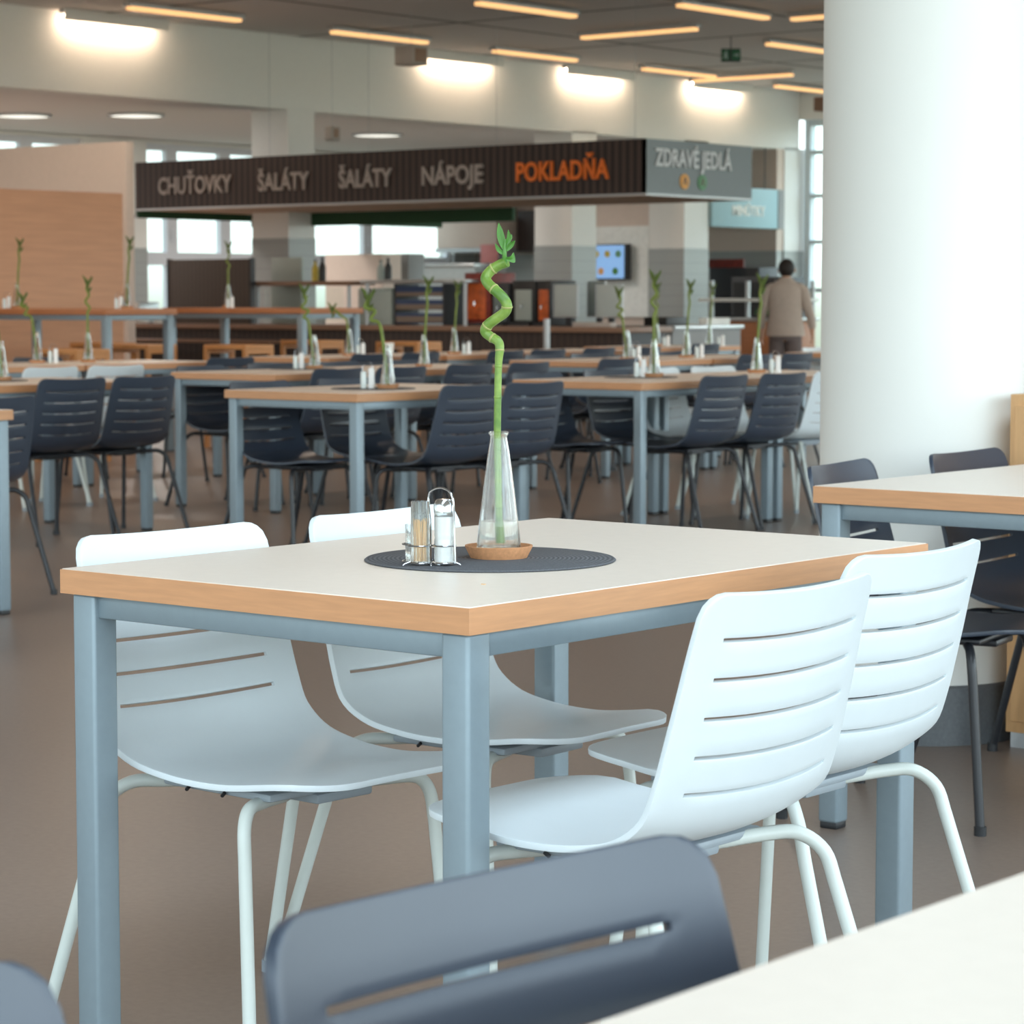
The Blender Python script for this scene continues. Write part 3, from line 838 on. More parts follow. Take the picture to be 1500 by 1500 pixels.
LV = [((744, 372), (735, 331), (738, 350), .0062, .006), ((745, 366), (749, 341), (750, 354), .0042, -.004), ((743, 378), (730, 361), (735, 370), .0036, .01),
      ((745, 372), (759, 357), (753, 363), .0045, -.008), ((745, 384), (757, 374), (755, 384), .0065, .0), ((744, 362), (754, 348), (751, 354), .0035, .008)]
for a, b_, c_, w, dp in LV:
    part(t, 'leaf', leaf(px2(*a), px2(b_[0], b_[1], dp), px2(c_[0], c_[1], dp*.4), w), M['leaf'])

# condiment rack with jars
RX, RY = -2.571, 2.972
def rackpos(dx, dd): # dx sideways, dd away from the viewer
    v = Vector((RX, RY, 0)) + CR*dx + CF*dd; return v.x, v.y
rot = math.atan2(CR.y, CR.x)
t = thing('condiment_rack', 'chrome wire rack with arched handle on the foreground placemat', 'rack', (RX, RY, vz), rot)
bm = B()
def ringpath(cx, cy, z, r): return [(cx+r*math.cos(2*PI*i/24), cy+r*math.sin(2*PI*i/24), z) for i in range(25)]
for cx, cy, r in ((-.017, 0, .0178), (.019, 0, .0178), (-.028, .024, .0165)):
    tube(bm, ringpath(cx, cy, .03, r), .0012, 6); tube(bm, ringpath(cx, cy, .004, r), .0012, 6)
part(t, 'wire_basket', bm, M['chrome'])
hd = catmull([(-.002, .012, .004), (-.002, .018, .06), (-.005, .028, .100), (.004, .018, .113), (.020, .002, .115), (.032, -.010, .102), (.034, -.010, .06), (.036, -.012, .004)], 8)
part(t, 'handle', tube(B(), hd, .0016, 8), M['chrome'])
for a in ((-.04, -.012), (.0, -.02), (.042, -.012), (.0, .03)):
    part(t, 'foot', tube(B(), [(a[0]*.8, a[1]*.8, .006), (a[0], a[1], .003), (a[0]*1.06, a[1]*1.06, .0008)], .0011, 6), M['chrome'])
def jar(name, lab, dx, dd, h, r, fill, fh, capm, caph):
    x, y = rackpos(dx, dd)
    t = thing(name, lab, 'shaker', (x, y, vz+.0015))
    prof = [(0, 0), (r-.001, 0), (r, .002), (r, h*.45), (r-.0008, h*.5), (r, h*.55), (r, h), (r-.0009, h), (r-.0009, .004), (0, .004)]
    part(t, 'glass_body', lathe(B(), prof, 28), M['glass'])
    if fill: part(t, 'contents', lathe(B(), [(0, .0045), (r-.0011, .0045), (r-.0011, fh), (0, fh+.002)], 28), fill)
    if capm: part(t, 'cap', lathe(B(), [(0, h-.002), (r+.0006, h-.002), (r+.0008, h+caph*.6), (r*.75, h+caph), (0, h+caph+.001)], 28), capm)
    return t
jar('salt_shaker', 'glass salt shaker with steel cap in the foreground chrome rack', .019, 0, .080, .0148, M['salt'], .072, M['chrome'], .018)
jar('pepper_shaker', 'small glass jar at the left rear of the foreground chrome rack', -.028, .026, .058, .0125, None, .02, None, 0)
x, y = rackpos(-.017, 0)
t = thing('toothpick_holder', 'clear glass tube of wooden toothpicks in the foreground chrome rack', 'toothpick holder', (x, y, vz+.0015))
part(t, 'glass_body', lathe(B(), [(0, 0), (.0142, 0), (.0148, .002), (.0138, .095), (.0125, .095), (.0134, .004), (0, .004)], 28), M['glass'])
for i in range(22):
    a = random.uniform(0, 2*PI); r0 = .010*math.sqrt(random.random()); b_ = a+random.uniform(-.6, .6); r1 = .0105
    tp = [(r0*math.cos(a), r0*math.sin(a), .0055), (r1*math.cos(b_)*.9, r1*math.sin(b_)*.9, .066+random.uniform(-.002, .004))]
    part(t, 'toothpick', tube(B(), tp, .0009, 5), M['pick'])
bm = B(); box(bm, -.003, .003, -.002, .002, 0, .001)
single('crumb', bm, M['pick'], 'tiny crumb on the near edge of the foreground tabletop', 'crumb', (-2.36, 2.84, Z))

# ------------------------------------------------------------------ background vases with bamboo
def mini_bamboo(kind, lab, loc):
    t = thing('lucky_bamboo', lab, 'plant', loc, rot, 'bamboo stems on the background tables')
    shapes = {
     0: [(0, 0, .0), (0, 0, .25), (.0, 0, .30), (.012, .01, .33), (-.014, .01, .37), (.012, -.01, .41), (-.004, 0, .45), (.004, 0, .48)],
     1: [(0, 0, 0), (-.015, 0, .15), (-.035, 0, .27), (-.075, 0, .29), (-.055, 0, .33), (-.10, 0, .345), (-.085, 0, .38)],
     2: [(0, 0, 0), (-.02, 0, .16), (-.035, 0, .26), (-.06, 0, .28), (-.03, .01, .315), (-.07, 0, .335), (-.045, 0, .37), (-.055, 0, .42)],
     3: [(0, 0, 0), (.005, 0, .15), (.015, 0, .30), (.022, 0, .36), (.016, 0, .42), (.028, 0, .47)],
     4: [(0, 0, 0), (-.01, 0, .16), (-.02, 0, .24), (-.06, 0, .27), (-.09, 0, .30), (-.12, 0, .31)]}
    p = catmull(shapes[kind], 5)
    part(t, 'stem', tube(B(), p, .0078, 8), M['stem_dull'])
    tip = p[-1]
    bm = B()
    for i in range(7):
        a = i*2.4; d = Vector((math.cos(a)*.028, math.sin(a)*.028, .035+.012*(i % 3)))
        q = tip + Vector((0, 0, -.02*(i % 4)))
        tube(bm, [q, q+d*.6+Vector((0, 0, .004)), q+d*1.25], [.003, .009, .001], 6)
    part(t, 'leaf_tuft', bm, M['leaf_dull'])
    return t
def mini_vase(lab, loc):
    t = thing('glass_vase', lab, 'vase', loc, 0, 'small conical vases on the background tables')
    part(t, 'glass_body', lathe(B(), [(0, 0), (.034, 0), (.035, .01), (.028, .06), (.018, .14), (.0125, .178), (.015, .186), (.0115, .186), (.0105, .176), (.016, .139), (.026, .06), (.032, .012), (0, .008)], 20), M['glass'])
    part(t, 'water', lathe(B(), [(0, .009), (.031, .0125), (.0262, .055), (0, .055)], 20), M['water'])
    return t
def mini_shakers(lab, loc):
    t = thing('condiment_set', lab, 'condiment set', loc, rot, 'condiment sets on the background tables')
    part(t, 'salt_jar', lathe(B(), [(0, 0), (.015, 0), (.015, .07), (.013, .09), (0, .092)], 12, (.017, 0, 0)), M['salt'])
    part(t, 'pepper_jar', lathe(B(), [(0, 0), (.014, 0), (.014, .06), (.012, .075), (0, .077)], 12, (-.018, 0, 0)), M['bg_glass'])
    part(t, 'wire_handle', tube(B(), catmull([(-.03, 0, .002), (-.02, 0, .1), (0, 0, .12), (.02, 0, .1), (.032, 0, .002)], 5), .0015, 6), M['chrome'])
    return t
def saucer_bg(lab, loc): return single('cork_saucer', lathe(B(), [(0, 0), (.044, 0), (.0525, .019), (.049, .019), (.044, .007), (0, .007)], 24), M['cork'], lab, 'saucer', loc, 0, 'cork saucers on the background tables')
vases = [ # x, y, z, kind, placemat?, shaker side, phrase
 (-7.87, 8.80, .75, 1, True, -.09, 'on the nearest blurred table left of the tall bamboo'),
 (-7.96, 10.95, .75, 0, True, -.07, 'on the blurred table right of the tall bamboo'),
 (-8.03, 12.0, .75, 3, False, .10, 'nearest to the pillar edge, rightmost of all'),
 (-10.42, 11.02, .75, 2, True, -.09, 'on the second table left of the slanted bamboo'),
 (-10.22, 11.75, .75, 3, False, None, 'beside the paper cup, right of the slanted bamboo'),
 (-12.66, 13.75, .75, 4, False, .08, 'on the far table in front of the bar stools'),
 (-12.45, 14.65, .75, 3, False, .09, 'in front of the red drinks machine'),
 (-10.1, 8.45, .75, 4, True, None, 'cut by the left edge of the photo'),
 (-12.80, 11.0, .75, 1, False, .10, 'with a leftward-leaning stem at the far left'),
 (-12.66, 11.30, .75, 0, False, None, 'standing upright before the wood partition'),
 (-10.41, 14.02, .75, 2, False, .06, 'left in the right-hand cluster of small vases'),
 (-13.2, 18.2, .75, 0, False, .08, 'farthest one, before the grey counter'),
 (-10.47, 14.78, .75, 3, False, .09, 'right in the right-hand cluster of small vases'),
 (-12.95, 18.62, .75, 3, False, .10, 'in front of the tiled third column'),
 (-15.70, 13.30, 1.08, 3, False, -.08, 'on the high table at the far left'),
 (-14.60, 13.42, 1.08, 3, False, -.06, 'on the high table corner at the wood partition edge'),
]
for x, y, z, k, mm, sk, ph in vases:
    zz = z
    if mm:
        single('placemat', lathe(B(), [(0, 0), (.19, 0), (.19, .003), (0, .003)], 48), M['placemat'], 'dark round placemat under the vase ' + ph, 'placemat', (x-.06, y-.03, zz), 0, 'placemats on the background tables'); zz += .003
    saucer_bg('cork saucer under the vase ' + ph, (x, y, zz))
    mini_vase('small clear conical vase ' + ph, (x, y, zz+.0072))
    mini_bamboo(k, 'green bamboo in the vase ' + ph, (x, y, zz+.0165))
    if sk is not None:
        mini_shakers('small shaker set beside the vase ' + ph, (x+CR.x*sk, y+CR.y*sk, zz))
# last vase sits on the second high table
x, y, z = -15.55, 15.42, 1.08
saucer_bg('cork saucer under the vase before the dark brown board', (x, y, z))
mini_vase('small clear conical vase before the dark brown board', (x, y, z+.0072))
mini_bamboo(0, 'thin green bamboo stem before the dark brown board', (x, y, z+.0165))
mini_shakers('small shaker set before the dark brown board', (x+.05, y-.03, z))
bm = B(); lathe(bm, [(0, 0), (.026, 0), (.037, .09), (.035, .09), (.024, .003), (0, .003)], 20)
single('paper_cup', bm, M['paper'], 'pale paper cup behind the vase right of the slanted bamboo', 'cup', (-12.55, 14.05, .75))

# ------------------------------------------------------------------ high tables and stools
def high_table(loc, lab):
    t = thing('high_table', lab, 'table', loc, 0, 'high bar tables')
    W_, D_, H_ = 1.6, .72, 1.08
    part(t, 'tabletop', box(B(), -W_, 0, 0, D_, H_-.045, H_, .002), M['hightop_wood'])
    for cx in (-W_+.02, -.08):
        for cy in (.02, D_-.08):
            o = part(t, 'leg', box(B(), cx, cx+.06, cy, cy+.06, .01, H_-.045, .006), M['steel'])
            part(o, 'glide', box(B(), cx+.004, cx+.056, cy+.004, cy+.056, 0, .012), M['glide'])
    for q in ((-W_+.08, -.08, .03, .06), (-W_+.08, -.08, D_-.06, D_-.03), (-W_+.03, -W_+.06, .08, D_-.08), (-.06, -.03, .08, D_-.08)):
        part(t, 'rail', box(B(), q[0], q[1], q[2], q[3], H_-.085, H_-.045, .002), M['steel'])
    return t
ht = high_table((-14.5, 13.12, 0), 'wooden high bar table before the wood partition, left one in view')
dup(ht, (-14.5, 15.2, 0), 0, 'wooden high bar table in front of the dark brown board', 'high bar tables')
dup(ht, (-14.5, 11.1, 0), 0, 'wooden high bar table running out of the photo at the left edge', 'high bar tables')
def stool(loc, lab):
    t = thing('bar_stool', lab, 'stool', loc, 0, 'wooden bar stools')
    H_ = .80; W_ = .46; D_ = .31
    part(t, 'seat', box(B(), -W_, 0, 0, D_, H_-.035, H_, .003), M['stoolwood'])
    for cx in (-W_, -.035):
        part(t, 'side_frame', box(box(box(box(B(), cx, cx+.035, 0, .035, 0, H_-.035), cx, cx+.035, D_-.035, D_, 0, H_-.035), cx, cx+.035, .035, D_-.035, .3, .335), cx, cx+.035, .035, D_-.035, H_-.07, H_-.035), M['stoolwood'])
    part(t, 'footrest', box(B(), -W_+.035, -.035, .02, .05, .28, .315), M['stoolwood'])
    part(t, 'back_rail', box(B(), -W_+.035, -.035, D_-.05, D_-.02, .5, .535), M['stoolwood'])
    return t
sp = stool((-14.30, 14.36, 0), 'wooden stool in front of the right high table, right one')
for x, y, lab in ((-15.85, 14.36, 'wooden stool in front of the right high table, left one'), (-14.25, 16.3, 'wooden stool behind the right end of the right high table'),
                  (-15.4, 16.35, 'wooden stool behind the middle of the right high table'), (-13.95, 12.35, 'wooden stool in front of the left high table, right one'),
                  (-15.2, 12.3, 'wooden stool in front of the left high table, left one'), (-14.1, 11.3, 'wooden stool at the far left under the edge high table'),
                  (-15.0, 14.0, 'wooden stool behind the left high table')):
    dup(sp, (x, y, 0), 0, lab, 'wooden bar stools')

# ------------------------------------------------------------------ serving counter
t = thing('serving_counter', 'long dark brown serving counter under the canopy sign', 'counter', (-14.6, 19.55, 0))
part(t, 'front_panel', box(B(), -10.5, 0, .04, .1, .08, .84), M['counter_front'])
part(t, 'counter_top', box(B(), -10.5, .03, 0, .8, .84, .89, .004), M['counter_top'])
part(t, 'body', box(B(), -10.45, -.02, .1, .78, .08, .84), M['dark'])
part(t, 'plinth', box(B(), -10.4, -.05, .1, .7, 0, .08), M['black'])
part(t, 'tray_rail', box(B(), -10.5, -4.2, -.34, -.02, .70, .73, .005), M['counter_top'])
t = thing('return_counter', 'grey steel counter behind the right-hand vases', 'counter', (-14.6, 20.38, 0))
part(t, 'front_panel', box(B(), -.05, 0, 0, 1.15, 0, .86), M['grey_panel'])
part(t, 'worktop', box(B(), -.75, .03, 0, 1.17, .86, .90, .004), M['stainless'])
part(t, 'end_panel', box(B(), -.7, -.05, .0, .05, 0, .86), M['grey_panel'])
bm = B(); box(bm, -.02, .08, -.2, .2, 0, .07, .01)
single('white_tray', bm, M['paper'], 'bright white tray at the right end of the grey steel counter', 'tray', (-14.75, 21.25, .90))

# sneeze guard shelf
t = thing('display_shelf', 'steel display shelf on posts above the serving counter', 'shelf', (-16.68, 19.75, .89))
part(t, 'shelf_board', box(B(), -1.35, .05, 0, .4, .42, .455, .004), M['stainless'])
part(t, 'left_shelf_board', box(B(), -2.9, -1.5, 0, .4, .40, .445, .004), M['counter_top'], label='tan shelf board')
for q in (-2.85, -1.55, -1.3, 0): part(t, 'post', tube(B(), [(q, .05, 0), (q, .05, .42)], .02, 8), M['rim'])
for q in (-2.7, -2.1): part(t, 'glass_screen', box(B(), q, q+.5, .02, .03, .02, .38), M['pane'])
t = thing('slatted_board', 'dark brown screen board behind the right high table', 'board', (-19.5, 19.66, .89))
part(t, 'panel', box(B(), -1.22, -.01, 0, .05, 0, .68, .003), M['brownboard'])
for q in (-1.25, -.01): part(t, 'frame_post', box(B(), q, q+.03, -.005, .055, 0, .69), M['dark'])
for x, w, h, mm, lab in ((-19.70, .44, .70, 'pale_panel', 'pale grey-green board beside the dark brown screen board'), ):
    single('pale_board', box(B(), 0, w, 0, .04, 0, h, .003), M[mm], lab, 'board', (x, 20.18, .89))

def block(name, lab, cat, x0, x1, y0, y1, z0, z1, m, bev=.006, group=None):
    return single(name, box(B(), x0-(x0+x1)/2, x1-(x0+x1)/2, y0-(y0+y1)/2, y1-(y0+y1)/2, 0, z1-z0, bev), m, lab, cat, ((x0+x1)/2, (y0+y1)/2, z0), 0, group)

# crates of dishes under the shelf
t = thing('crate_rack', 'rack of blue and tan crates on the counter left of the red machine', 'rack', (-17.64, 19.85, .89))
for i in range(3):
    part(t, 'crate', box(B(), 0, .62, 0, .35, .02+.135*i, .02+.135*i+.10, .006), M['blue_crate'])
for q in (-.02, .62): part(t, 'rack_side', box(B(), q, q+.02, 0, .35, 0, .415), M['dark'])
block('glass_display', 'pale pinkish display case at the left of the blue crates', 'display case', -18.15, -17.70, 19.85, 20.15, .89, 1.26, M['pale_panel'])
def machine(x, w, h, bodym, facem, lab, fz0=.12, fz1=.8):
    t = thing('drinks_machine', lab, 'machine', (x, 19.95, .89))
    part(t, 'body', box(B(), 0, w, 0, .4, 0, h, .01), bodym)
    part(t, 'front_panel', box(B(), w*.15, w*.85, -.012, 0, h*fz0, h*fz1, .004), facem)
    part(t, 'drip_tray', box(B(), w*.1, w*.9, -.08, 0, 0, .03, .004), M['dark'])
    part(t, 'tap', tube(B(), [(w/2, 0, h*.45), (w/2, -.05, h*.45), (w/2, -.05, h*.38)], .009, 6), M['chrome'])
    return t
machine(-16.82, .33, .52, M['red'], M['orange'], 'dark red machine with orange picture behind the tall bamboo, left')
machine(-16.47, .22, .42, M['dark'], M['screen_back_dark'], 'grey machine immediately behind the curly bamboo')
machine(-16.21, .29, .44, M['black'], M['pale_panel'], 'black machine with a pale panel right of the curly bamboo')
machine(-15.90, .17, .44, M['black'], M['orange'], 'black machine with red and orange panel left of the monitors')

# monitors
def monitor(x, y, w, h, rz, m, lab):
    t = thing('computer_monitor', lab, 'monitor', (x, y, .89), rz, 'cash desk monitors')
    bm = B(); box(bm, -w/2, w/2, -.02, .02, .10, .10+h, .008)
    part(t, 'housing', bm, m)
    part(t, 'bezel', box(box(box(B(), -w/2-.008, w/2+.008, -.024, .0, .088, .10), -w/2-.008, -w/2, -.024, .0, .10, .10+h), w/2, w/2+.008, -.024, .0, .10, .10+h), M['rim'])
    part(t, 'stand', box(box(B(), -.03, .03, .02, .05, 0, .25, .004), -.11, .11, -.06, .10, 0, .015, .004), M['dark'])
    return t
monitor(-15.38, 19.75, .27, .30, 0, M['screen_back'], 'grey monitor back, left one of three at the cash desk')
monitor(-15.19, 19.98, .2, .33, 0, M['screen_back_dark'], 'darker monitor back, middle one of three at the cash desk')
monitor(-14.86, 19.74, .27, .30, .15, M['screen_back'], 'grey monitor back, right one of three at the cash desk')
block('card_terminal', 'low pale till equipment below the monitors', 'till', -15.2, -14.75, 19.6, 19.7, .89, .935, M['box_grey'])
block('black_printer', 'long black box on the counter right of the monitors', 'box', -14.95, -14.68, 20.4, 20.75, .89, .98, M['black'])
t = thing('barrier_post', 'pale steel post standing in front of the dark counter', 'post', (-14.2, 17.95, 0))
part(t, 'post', tube(B(), [(0, 0, .02), (0, 0, .98)], .028, 14), M['rim'])
part(t, 'base', lathe(B(), [(0, 0), (.14, 0), (.14, .012), (.03, .03), (0, .03)], 24), M['rim'])

# wall screen
t = thing('wall_screen', 'bluish menu screen showing dishes on the white wall panel', 'screen', (-22.0, 29.55, 1.42))
part(t, 'housing', box(B(), -.62, .02, .0, .14, 0, .5, .01), M['dark'])
M['menu'] = mat('menu_screen', (130, 170, 220), .3, emit=(130, 176, 228), estr=.55)
part(t, 'display', box(B(), -.58, .0, -.006, 0, .02, .48), M['menu'])
for i, (dx, dz, c) in enumerate(((-.48, .36, 'yellow'), (-.29, .36, 'yellow'), (-.10, .36, 'green_dot'), (-.40, .12, 'orange_dot'), (-.15, .12, 'plant_green'))):
    bm = B(); lathe(bm, [(0, 0), (.05, 0), (.05, .004), (0, .004)], 16); bmesh.ops.rotate(bm, cent=(0, 0, 0), matrix=Matrix.Rotation(PI/2, 3, 'X'), verts=bm.verts)
    part(t, 'dish_picture', bm, M[c], (dx, -.006, dz))
# kitchen behind
t = thing('extractor_hood', 'steel and beige extractor hood behind the top of the bamboo', 'hood', (-26.15, 31.06, 0))
bm = B(); box(bm, -.6, .6, 0, .98, 1.93, 2.42, .02)
part(t, 'canopy', bm, M['wall_beige'])
part(t, 'lip', box(B(), -.62, .62, -.01, .99, 1.87, 1.93), M['rim'])
part(t, 'duct', box(B(), -.3, .3, .3, .8, 2.4, BZ+.03), M['stainless'])
for i, (x0, x1, y, h, lab) in enumerate(((-26.3, -24.2, 29.4, 1.2, 'grey steel kitchen cupboard line behind the crates'), (-23.1, -22.05, 26.7, 1.62, 'steel kitchen worktable behind the drinks machines'))):
    t = thing('kitchen_worktable', lab, 'worktable', ((x0+x1)/2, y, 0)); w = (x1-x0)/2
    part(t, 'worktop', box(B(), -w, w, -.35, .35, h-.06, h, .005), M['stainless'])
    part(t, 'cabinet_body', box(B(), -w+.02, w-.02, -.32, .32, .1, h-.06), M['stainless'])
    part(t, 'plinth', box(B(), -w+.05, w-.05, -.28, .28, 0, .1), M['dark'])
block('tall_cabinet', 'pink-beige kitchen cabinet in front of the bright windows', 'cabinet', -22.45, -21.5, 23.95, 24.3, 0, 1.70, M['wall_beige'])
block('tall_cabinet', 'grey kitchen cabinet right of the pink-beige one', 'cabinet', -21.84, -21.56, 24.5, 24.8, 0, 1.71, M['grey_panel'])
block('wall_cupboard', 'dark brown wall cupboard right of the extractor hood', 'cupboard', -25.5, -24.95, 31.5, 32.05, 1.88, 2.5, M['counter_front'])
block('notice', 'pale red notice hanging left of the bamboo leaves', 'notice', -25.84, -25.5, 31.03, 31.05, 1.69, 1.98, M['pink'], .001)
for i, (x, h, mm, lab) in enumerate(((-18.84, .22, 'yellow', 'yellow bottle on the display shelf right of the square column'), (-18.74, .25, 'black', 'dark bottle on the display shelf right of the yellow one'),
                                     (-17.93, .2, 'pale_panel', 'pale bottle in the middle of the display shelf'), (-17.83, .22, 'black', 'black bottle in the middle of the display shelf'))):
    t = thing('bottle', lab, 'bottle', (x, 19.95, 1.345 if i > 1 else 1.335), 0, 'bottles on the display shelf')
    part(t, 'glass_body', lathe(B(), [(0, 0), (.035, 0), (.037, .01), (.037, h*.6), (.014, h*.8), (.014, h*.95), (0, h*.95)], 16), M[mm])
    part(t, 'cap', lathe(B(), [(0, h*.93), (.016, h*.93), (.016, h), (0, h)], 12), M['dark'])
# coffee machine / kettle group at the far left of the counter
block('steel_urn', 'grey equipment beside the wood partition edge', 'equipment', -21.7, -21.35, 19.8, 20.1, .89, 1.12, M['stainless'])
for i, (x, lab) in enumerate(((-21.1, 'white round dish right of the left high-table vase, left one'), (-20.82, 'white round dish right of the left high-table vase, right one'))):
    bm = B(); lathe(bm, [(0, 0), (.06, 0), (.085, .05), (.085, .12), (.05, .15), (0, .155)], 24)
    single('white_urn', bm, M['paper'], lab, 'dish', (x, 19.62, .89), 0, 'white dishes on the counter end')

# right-hand salad bar
t = thing('salad_bar', 'wooden salad bar with steel shelving beyond the right-hand tables', 'salad bar', (-18.25, 27.0, 0))
part(t, 'wood_base', box(B(), -.55, .45, 0, .9, .05, .88, .004), M['hightop_wood'])
part(t, 'worktop', box(B(), -.6, .5, -.03, .93, .88, .92, .004), M['stainless'])
for a in (-.55, .42):
    for b_ in (.05, .85): part(t, 'post', box(B(), a, a+.045, b_-.02, b_+.02, .92, 1.38), M['rim'])
part(t, 'shelf', box(B(), -.7, .5, 0, .9, 1.12, 1.16, .003), M['paper'])
part(t, 'plinth', box(B(), -.5, .4, .05, .85, 0, .05), M['black'])
bm = B()
random.seed(3)
for i in range(60):
    x = random.uniform(-.16, .16); y = random.uniform(-.09, .09)
    tube(bm, [(x, y, .05), (x+random.uniform(-.02, .02), y+random.uniform(-.02, .02), .12+random.uniform(0, .05))], [.008, .003], 4)
o = single('herb_planter', bm, M['plant_green'], 'green herbs growing on the wooden salad bar', 'herbs', (-18.0, 27.15, .88))
part(o, 'planter_box', box(B(), -.18, .18, -.1, .1, .04, .075), M['dark'])
t = thing('dark_cabinet', 'dark display fridge behind the salad bar', 'fridge', (-19.9, 29.7, 0))
part(t, 'body', box(B(), -.4, .4, 0, .6, 0, 1.45, .01), M['dark'])
part(t, 'door', box(B(), -.35, .35, -.02, 0, .1, 1.38), M['black'])
part(t, 'door_handle', tube(B(), [(.3, -.04, .6), (.3, -.04, 1.1)], .012, 8), M['rim'])
t = thing('grill_station', 'dark cooking station with red edge right of the tiled third column', 'equipment', (-21.2, 31.2, 0))
part(t, 'body', box(B(), -.5, .35, 0, .5, 0, 1.6, .01), M['dark'])
part(t, 'red_panel', box(B(), -.5, .1, -.02, .0, 1.6, 1.72), M['red'], label='dark red top edge')

# wooden cabinet beside the pillar
t = thing('wooden_cabinet', 'light oak cabinet cut by the right edge beside the pillar', 'cabinet', (-3.245, 6.01, 0))
part(t, 'body', box(B(), 0, .6, 0, .5, .04, .91, .003), M['cabinet_wood'])
part(t, 'door', box(B(), .02, .58, -.012, 0, .07, .88, .002), M['cabinet_wood'])
part(t, 'plinth', box(B(), .01, .59, .01, .49, 0, .04), M['rim'])

# ------------------------------------------------------------------ person
def skin_mesh(nodes, edges, root, sub=2):
    me = bpy.data.meshes.new('body'); me.from_pydata([n[:3] for n in nodes], edges, [])
    o = bpy.data.objects.new('tmp', me); COL.objects.link(o)
    o.modifiers.new('k', 'SKIN')
    for i, n in enumerate(nodes):
        v = me.skin_vertices[0].data[i]; v.radius = (n[3], n[4] if len(n) > 4 else n[3]); v.use_root = (i == root)
    s = o.modifiers.new('s', 'SUBSURF'); s.levels = sub; s.render_levels = sub
    dg = bpy.context.evaluated_depsgraph_get(); dg.update()
    m2 = bpy.data.meshes.new_from_object(o.evaluated_get(dg)); bpy.data.objects.remove(o)
    for p in m2.polygons: p.use_smooth = True
    return m2
PX, PY = -15.2, 23.25
t = thing('person', 'person seen from behind in a beige jacket with short dark hair', 'person', (PX, PY, 0), R(25))
# local: x right, y forward (away from the camera), z up ; height about 1.56
N = [(0, 0, .82, .07, .09), (0, 0, .98, .08, .10), (0, .0, 1.15, .08, .11), (0, .01, 1.26, .06, .09), (0, .03, 1.35, .05, .06), (0, .05, 1.40, .045), (0, .06, 1.46, .075, .085), (0, .055, 1.51, .07, .078),
     (-.14, .01, 1.245, .035), (-.21, .02, 1.12, .048), (-.25, .05, .99, .042), (-.27, .09, .84, .032), (-.275, .10, .78, .026, .035),
     (.14, .01, 1.245, .035), (.20, .02, 1.12, .048), (.24, .05, .99, .042), (.27, .10, .85, .032), (.275, .115, .79, .026, .035),
     (-.085, 0, .74, .07), (-.095, .02, .44, .06), (-.10, -.02, .09, .042), (-.10, .10, .035, .034),
     (.085, 0, .74, .07), (.095, .03, .44, .06), (.10, .0, .09, .042), (.10, .12, .035, .034)]
E_ = [(0, 1), (1, 2), (2, 3), (3, 4), (4, 5), (5, 6), (6, 7), (3, 8), (8, 9), (9, 10), (10, 11), (11, 12), (3, 13), (13, 14), (14, 15), (15, 16), (16, 17), (0, 18), (18, 19), (19, 20), (20, 21), (0, 22), (22, 23), (23, 24), (24, 25)]
# fingers
for sx, hand in ((-1, 12), (1, 17)):
    hx, hy, hz = N[hand][:3]
    for i, (dy, ln) in enumerate(((-.03, .055), (-.01, .07), (.01, .072), (.03, .062))):
        a = len(N); N.append((hx+sx*.002, hy+dy, hz-.045, .010)); N.append((hx-sx*.006, hy+dy+.004, hz-.045-ln*.5, .009)); N.append((hx-sx*.02, hy+dy+.008, hz-.045-ln, .008))
        E_ += [(hand, a), (a, a+1), (a+1, a+2)]
    a = len(N); N.append((hx-sx*.01, hy+.045, hz-.02, .011)); N.append((hx-sx*.018, hy+.06, hz-.055, .009)); E_ += [(hand, a), (a, a+1)]
body = link('body', skin_mesh(N, E_, 0), M['skin'], t)
def loft(secs, seg=28):
    bm = B(); rings = []
    for z, rx, ry, cy in secs: rings.append([bm.verts.new((rx*math.cos(2*PI*i/seg), cy+ry*math.sin(2*PI*i/seg), z)) for i in range(seg)])
    for a, b_ in zip(rings, rings[1:]):
        for i in range(seg): bm.faces.new((a[i], a[(i+1) % seg], b_[(i+1) % seg], b_[i]))
    bm.faces.new(rings[0][::-1]); bm.faces.new(rings[-1])
    return bm
part(t, 'jacket', loft([(.765, .205, .145, .0), (.86, .198, .14, 0), (.98, .175, .122, 0), (1.10, .178, .12, 0), (1.20, .19, .12, .005), (1.27, .188, .112, .01), (1.315, .14, .095, .015), (1.345, .085, .075, .02), (1.375, .062, .062, .03)]), M['jacket'])
for sx in (-1, 1):
    pts_ = catmull([(sx*.10, .01, 1.262), (sx*.178, .012, 1.235), (sx*.22, .02, 1.10), (sx*.256, .05, .98), (sx*.272, .09, .855)], 6)
    part(t, 'sleeve', tube(B(), pts_, [.068-.028*i/(len(pts_)-1) for i in range(len(pts_))], 16), M['jacket'])
bm = loft([(.72, .165, .125, .0), (.80, .175, .13, 0), (.90, .165, .12, 0), (.95, .15, .11, 0)])
for sx in (-1, 1):
    tube(bm, [(sx*.078, 0, .80), (sx*.085, .005, .68), (sx*.095, .02, .44), (sx*.10, .0, .10)], [.092, .09, .076, .066], 18)
part(t, 'trousers', bm, M['trousers'])
bm = B(); bmesh.ops.create_uvsphere(bm, u_segments=24, v_segments=16, radius=1)
bmesh.ops.scale(bm, vec=(.088, .092, .10), verts=bm.verts)
for v in bm.verts:
    if v.co.y > .03: v.co.y = .03+(v.co.y-.03)*.6
bmesh.ops.translate(bm, vec=(0, .045, 1.475), verts=bm.verts)
part(t, 'hair', bm, M['hair'])
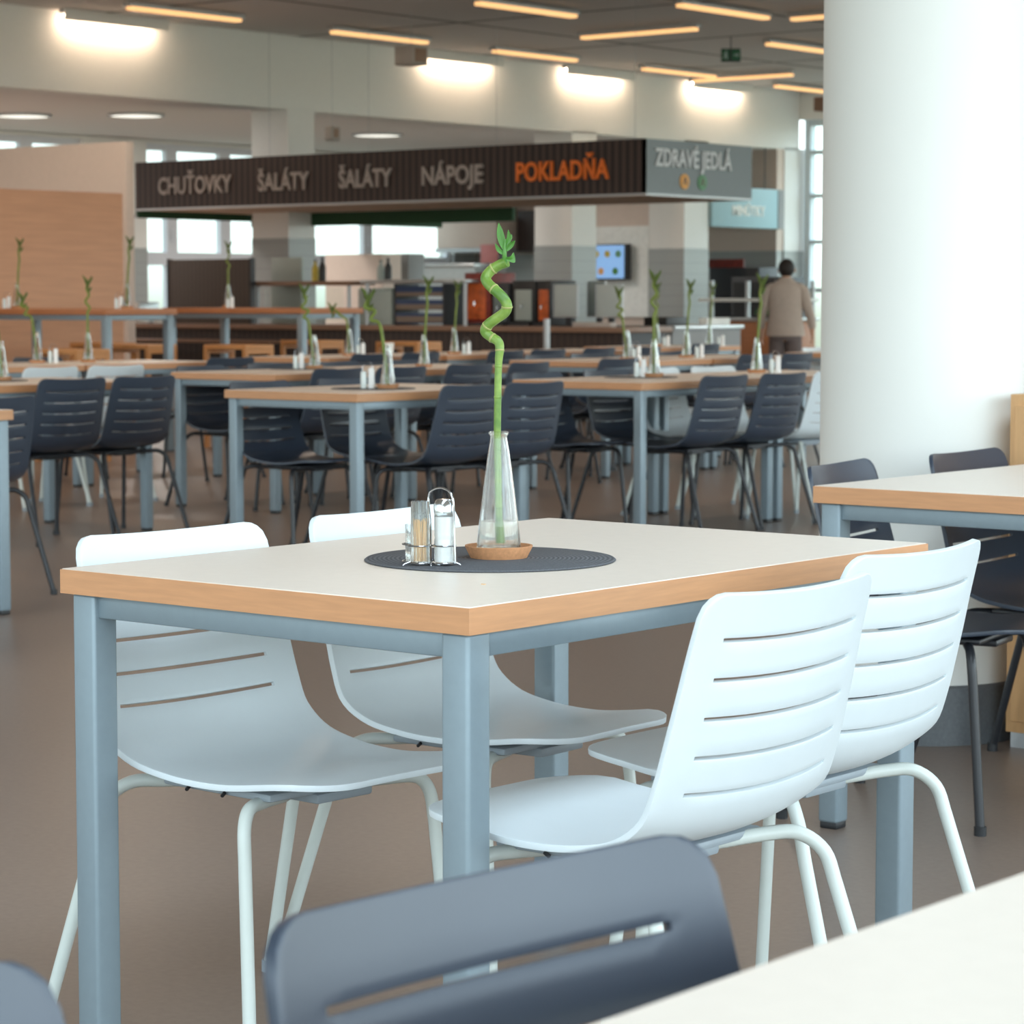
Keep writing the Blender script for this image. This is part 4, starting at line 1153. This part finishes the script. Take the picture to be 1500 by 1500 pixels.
for sx in (-1, 1):
    bm = B(); bmesh.ops.create_uvsphere(bm, u_segments=12, v_segments=8, radius=1); bmesh.ops.scale(bm, vec=(.008, .014, .024), verts=bm.verts)
    bmesh.ops.translate(bm, vec=(sx*.088, .075, 1.45), verts=bm.verts); part(t, 'ear', bm, M['skin'])
    bm = B(); box(bm, sx*.10-.045, sx*.10+.045, -.06, .18, 0, .07, .025, 3); part(t, 'shoe', bm, M['dark'])
bm = B(); tube(bm, [(0, .13, 1.46), (0, .155, 1.435), (0, .135, 1.425)], [.006, .014, .006], 8); part(t, 'nose', bm, M['skin'])

# ------------------------------------------------------------------ world and sun
w = bpy.data.worlds.new('World'); SC.world = w; w.use_nodes = True
nt = w.node_tree; bg = nt.nodes['Background']
tc = nt.nodes.new('ShaderNodeTexCoord'); sp_ = nt.nodes.new('ShaderNodeSeparateXYZ'); nt.links.new(tc.outputs['Generated'], sp_.inputs[0])
mx_ = nt.nodes.new('ShaderNodeMapRange'); mx_.inputs[1].default_value = -1; mx_.inputs[2].default_value = 1; mx_.inputs[3].default_value = 2.0; mx_.inputs[4].default_value = 6.6
mx_.interpolation_type = 'SMOOTHSTEP'
rp = nt.nodes.new('ShaderNodeValToRGB')
e = rp.color_ramp.elements
e[0].position = .40; e[0].color = (.22, .24, .20, 1)
e[1].position = .62; e[1].color = (.74, .90, 1.0, 1)
x1 = rp.color_ramp.elements.new(.495); x1.color = (.30, .34, .28, 1)
x2 = rp.color_ramp.elements.new(.51); x2.color = (.78, .88, .86, 1)
mr = nt.nodes.new('ShaderNodeMapRange'); mr.inputs[1].default_value = -1; mr.inputs[2].default_value = 1
nt.links.new(sp_.outputs[2], mr.inputs[0]); nt.links.new(mr.outputs[0], rp.inputs[0]); nt.links.new(rp.outputs[0], bg.inputs[0])
nt.links.new(sp_.outputs[0], mx_.inputs[0]); nt.links.new(mx_.outputs[0], bg.inputs[1])   # brighter sky on the window side

# ------------------------------------------------------------------ camera
cd = bpy.data.cameras.new('camera'); cam = bpy.data.objects.new('camera', cd); COL.objects.link(cam)
cam.location = (0, 0, 1.152); cam.rotation_euler = (R(90)-math.atan(312/3850), 0, R(39.1))
cd.sensor_width = 36; cd.lens = 36*3850/1500; cd.clip_start = .05; cd.clip_end = 300
cd.dof.use_dof = True; cd.dof.focus_distance = 3.95; cd.dof.aperture_fstop = 13
SC.camera = cam
SC.view_settings.view_transform = 'Standard'; SC.view_settings.look = 'None'; SC.view_settings.exposure = 0; SC.view_settings.gamma = 1
SC.view_settings.use_curve_mapping = False
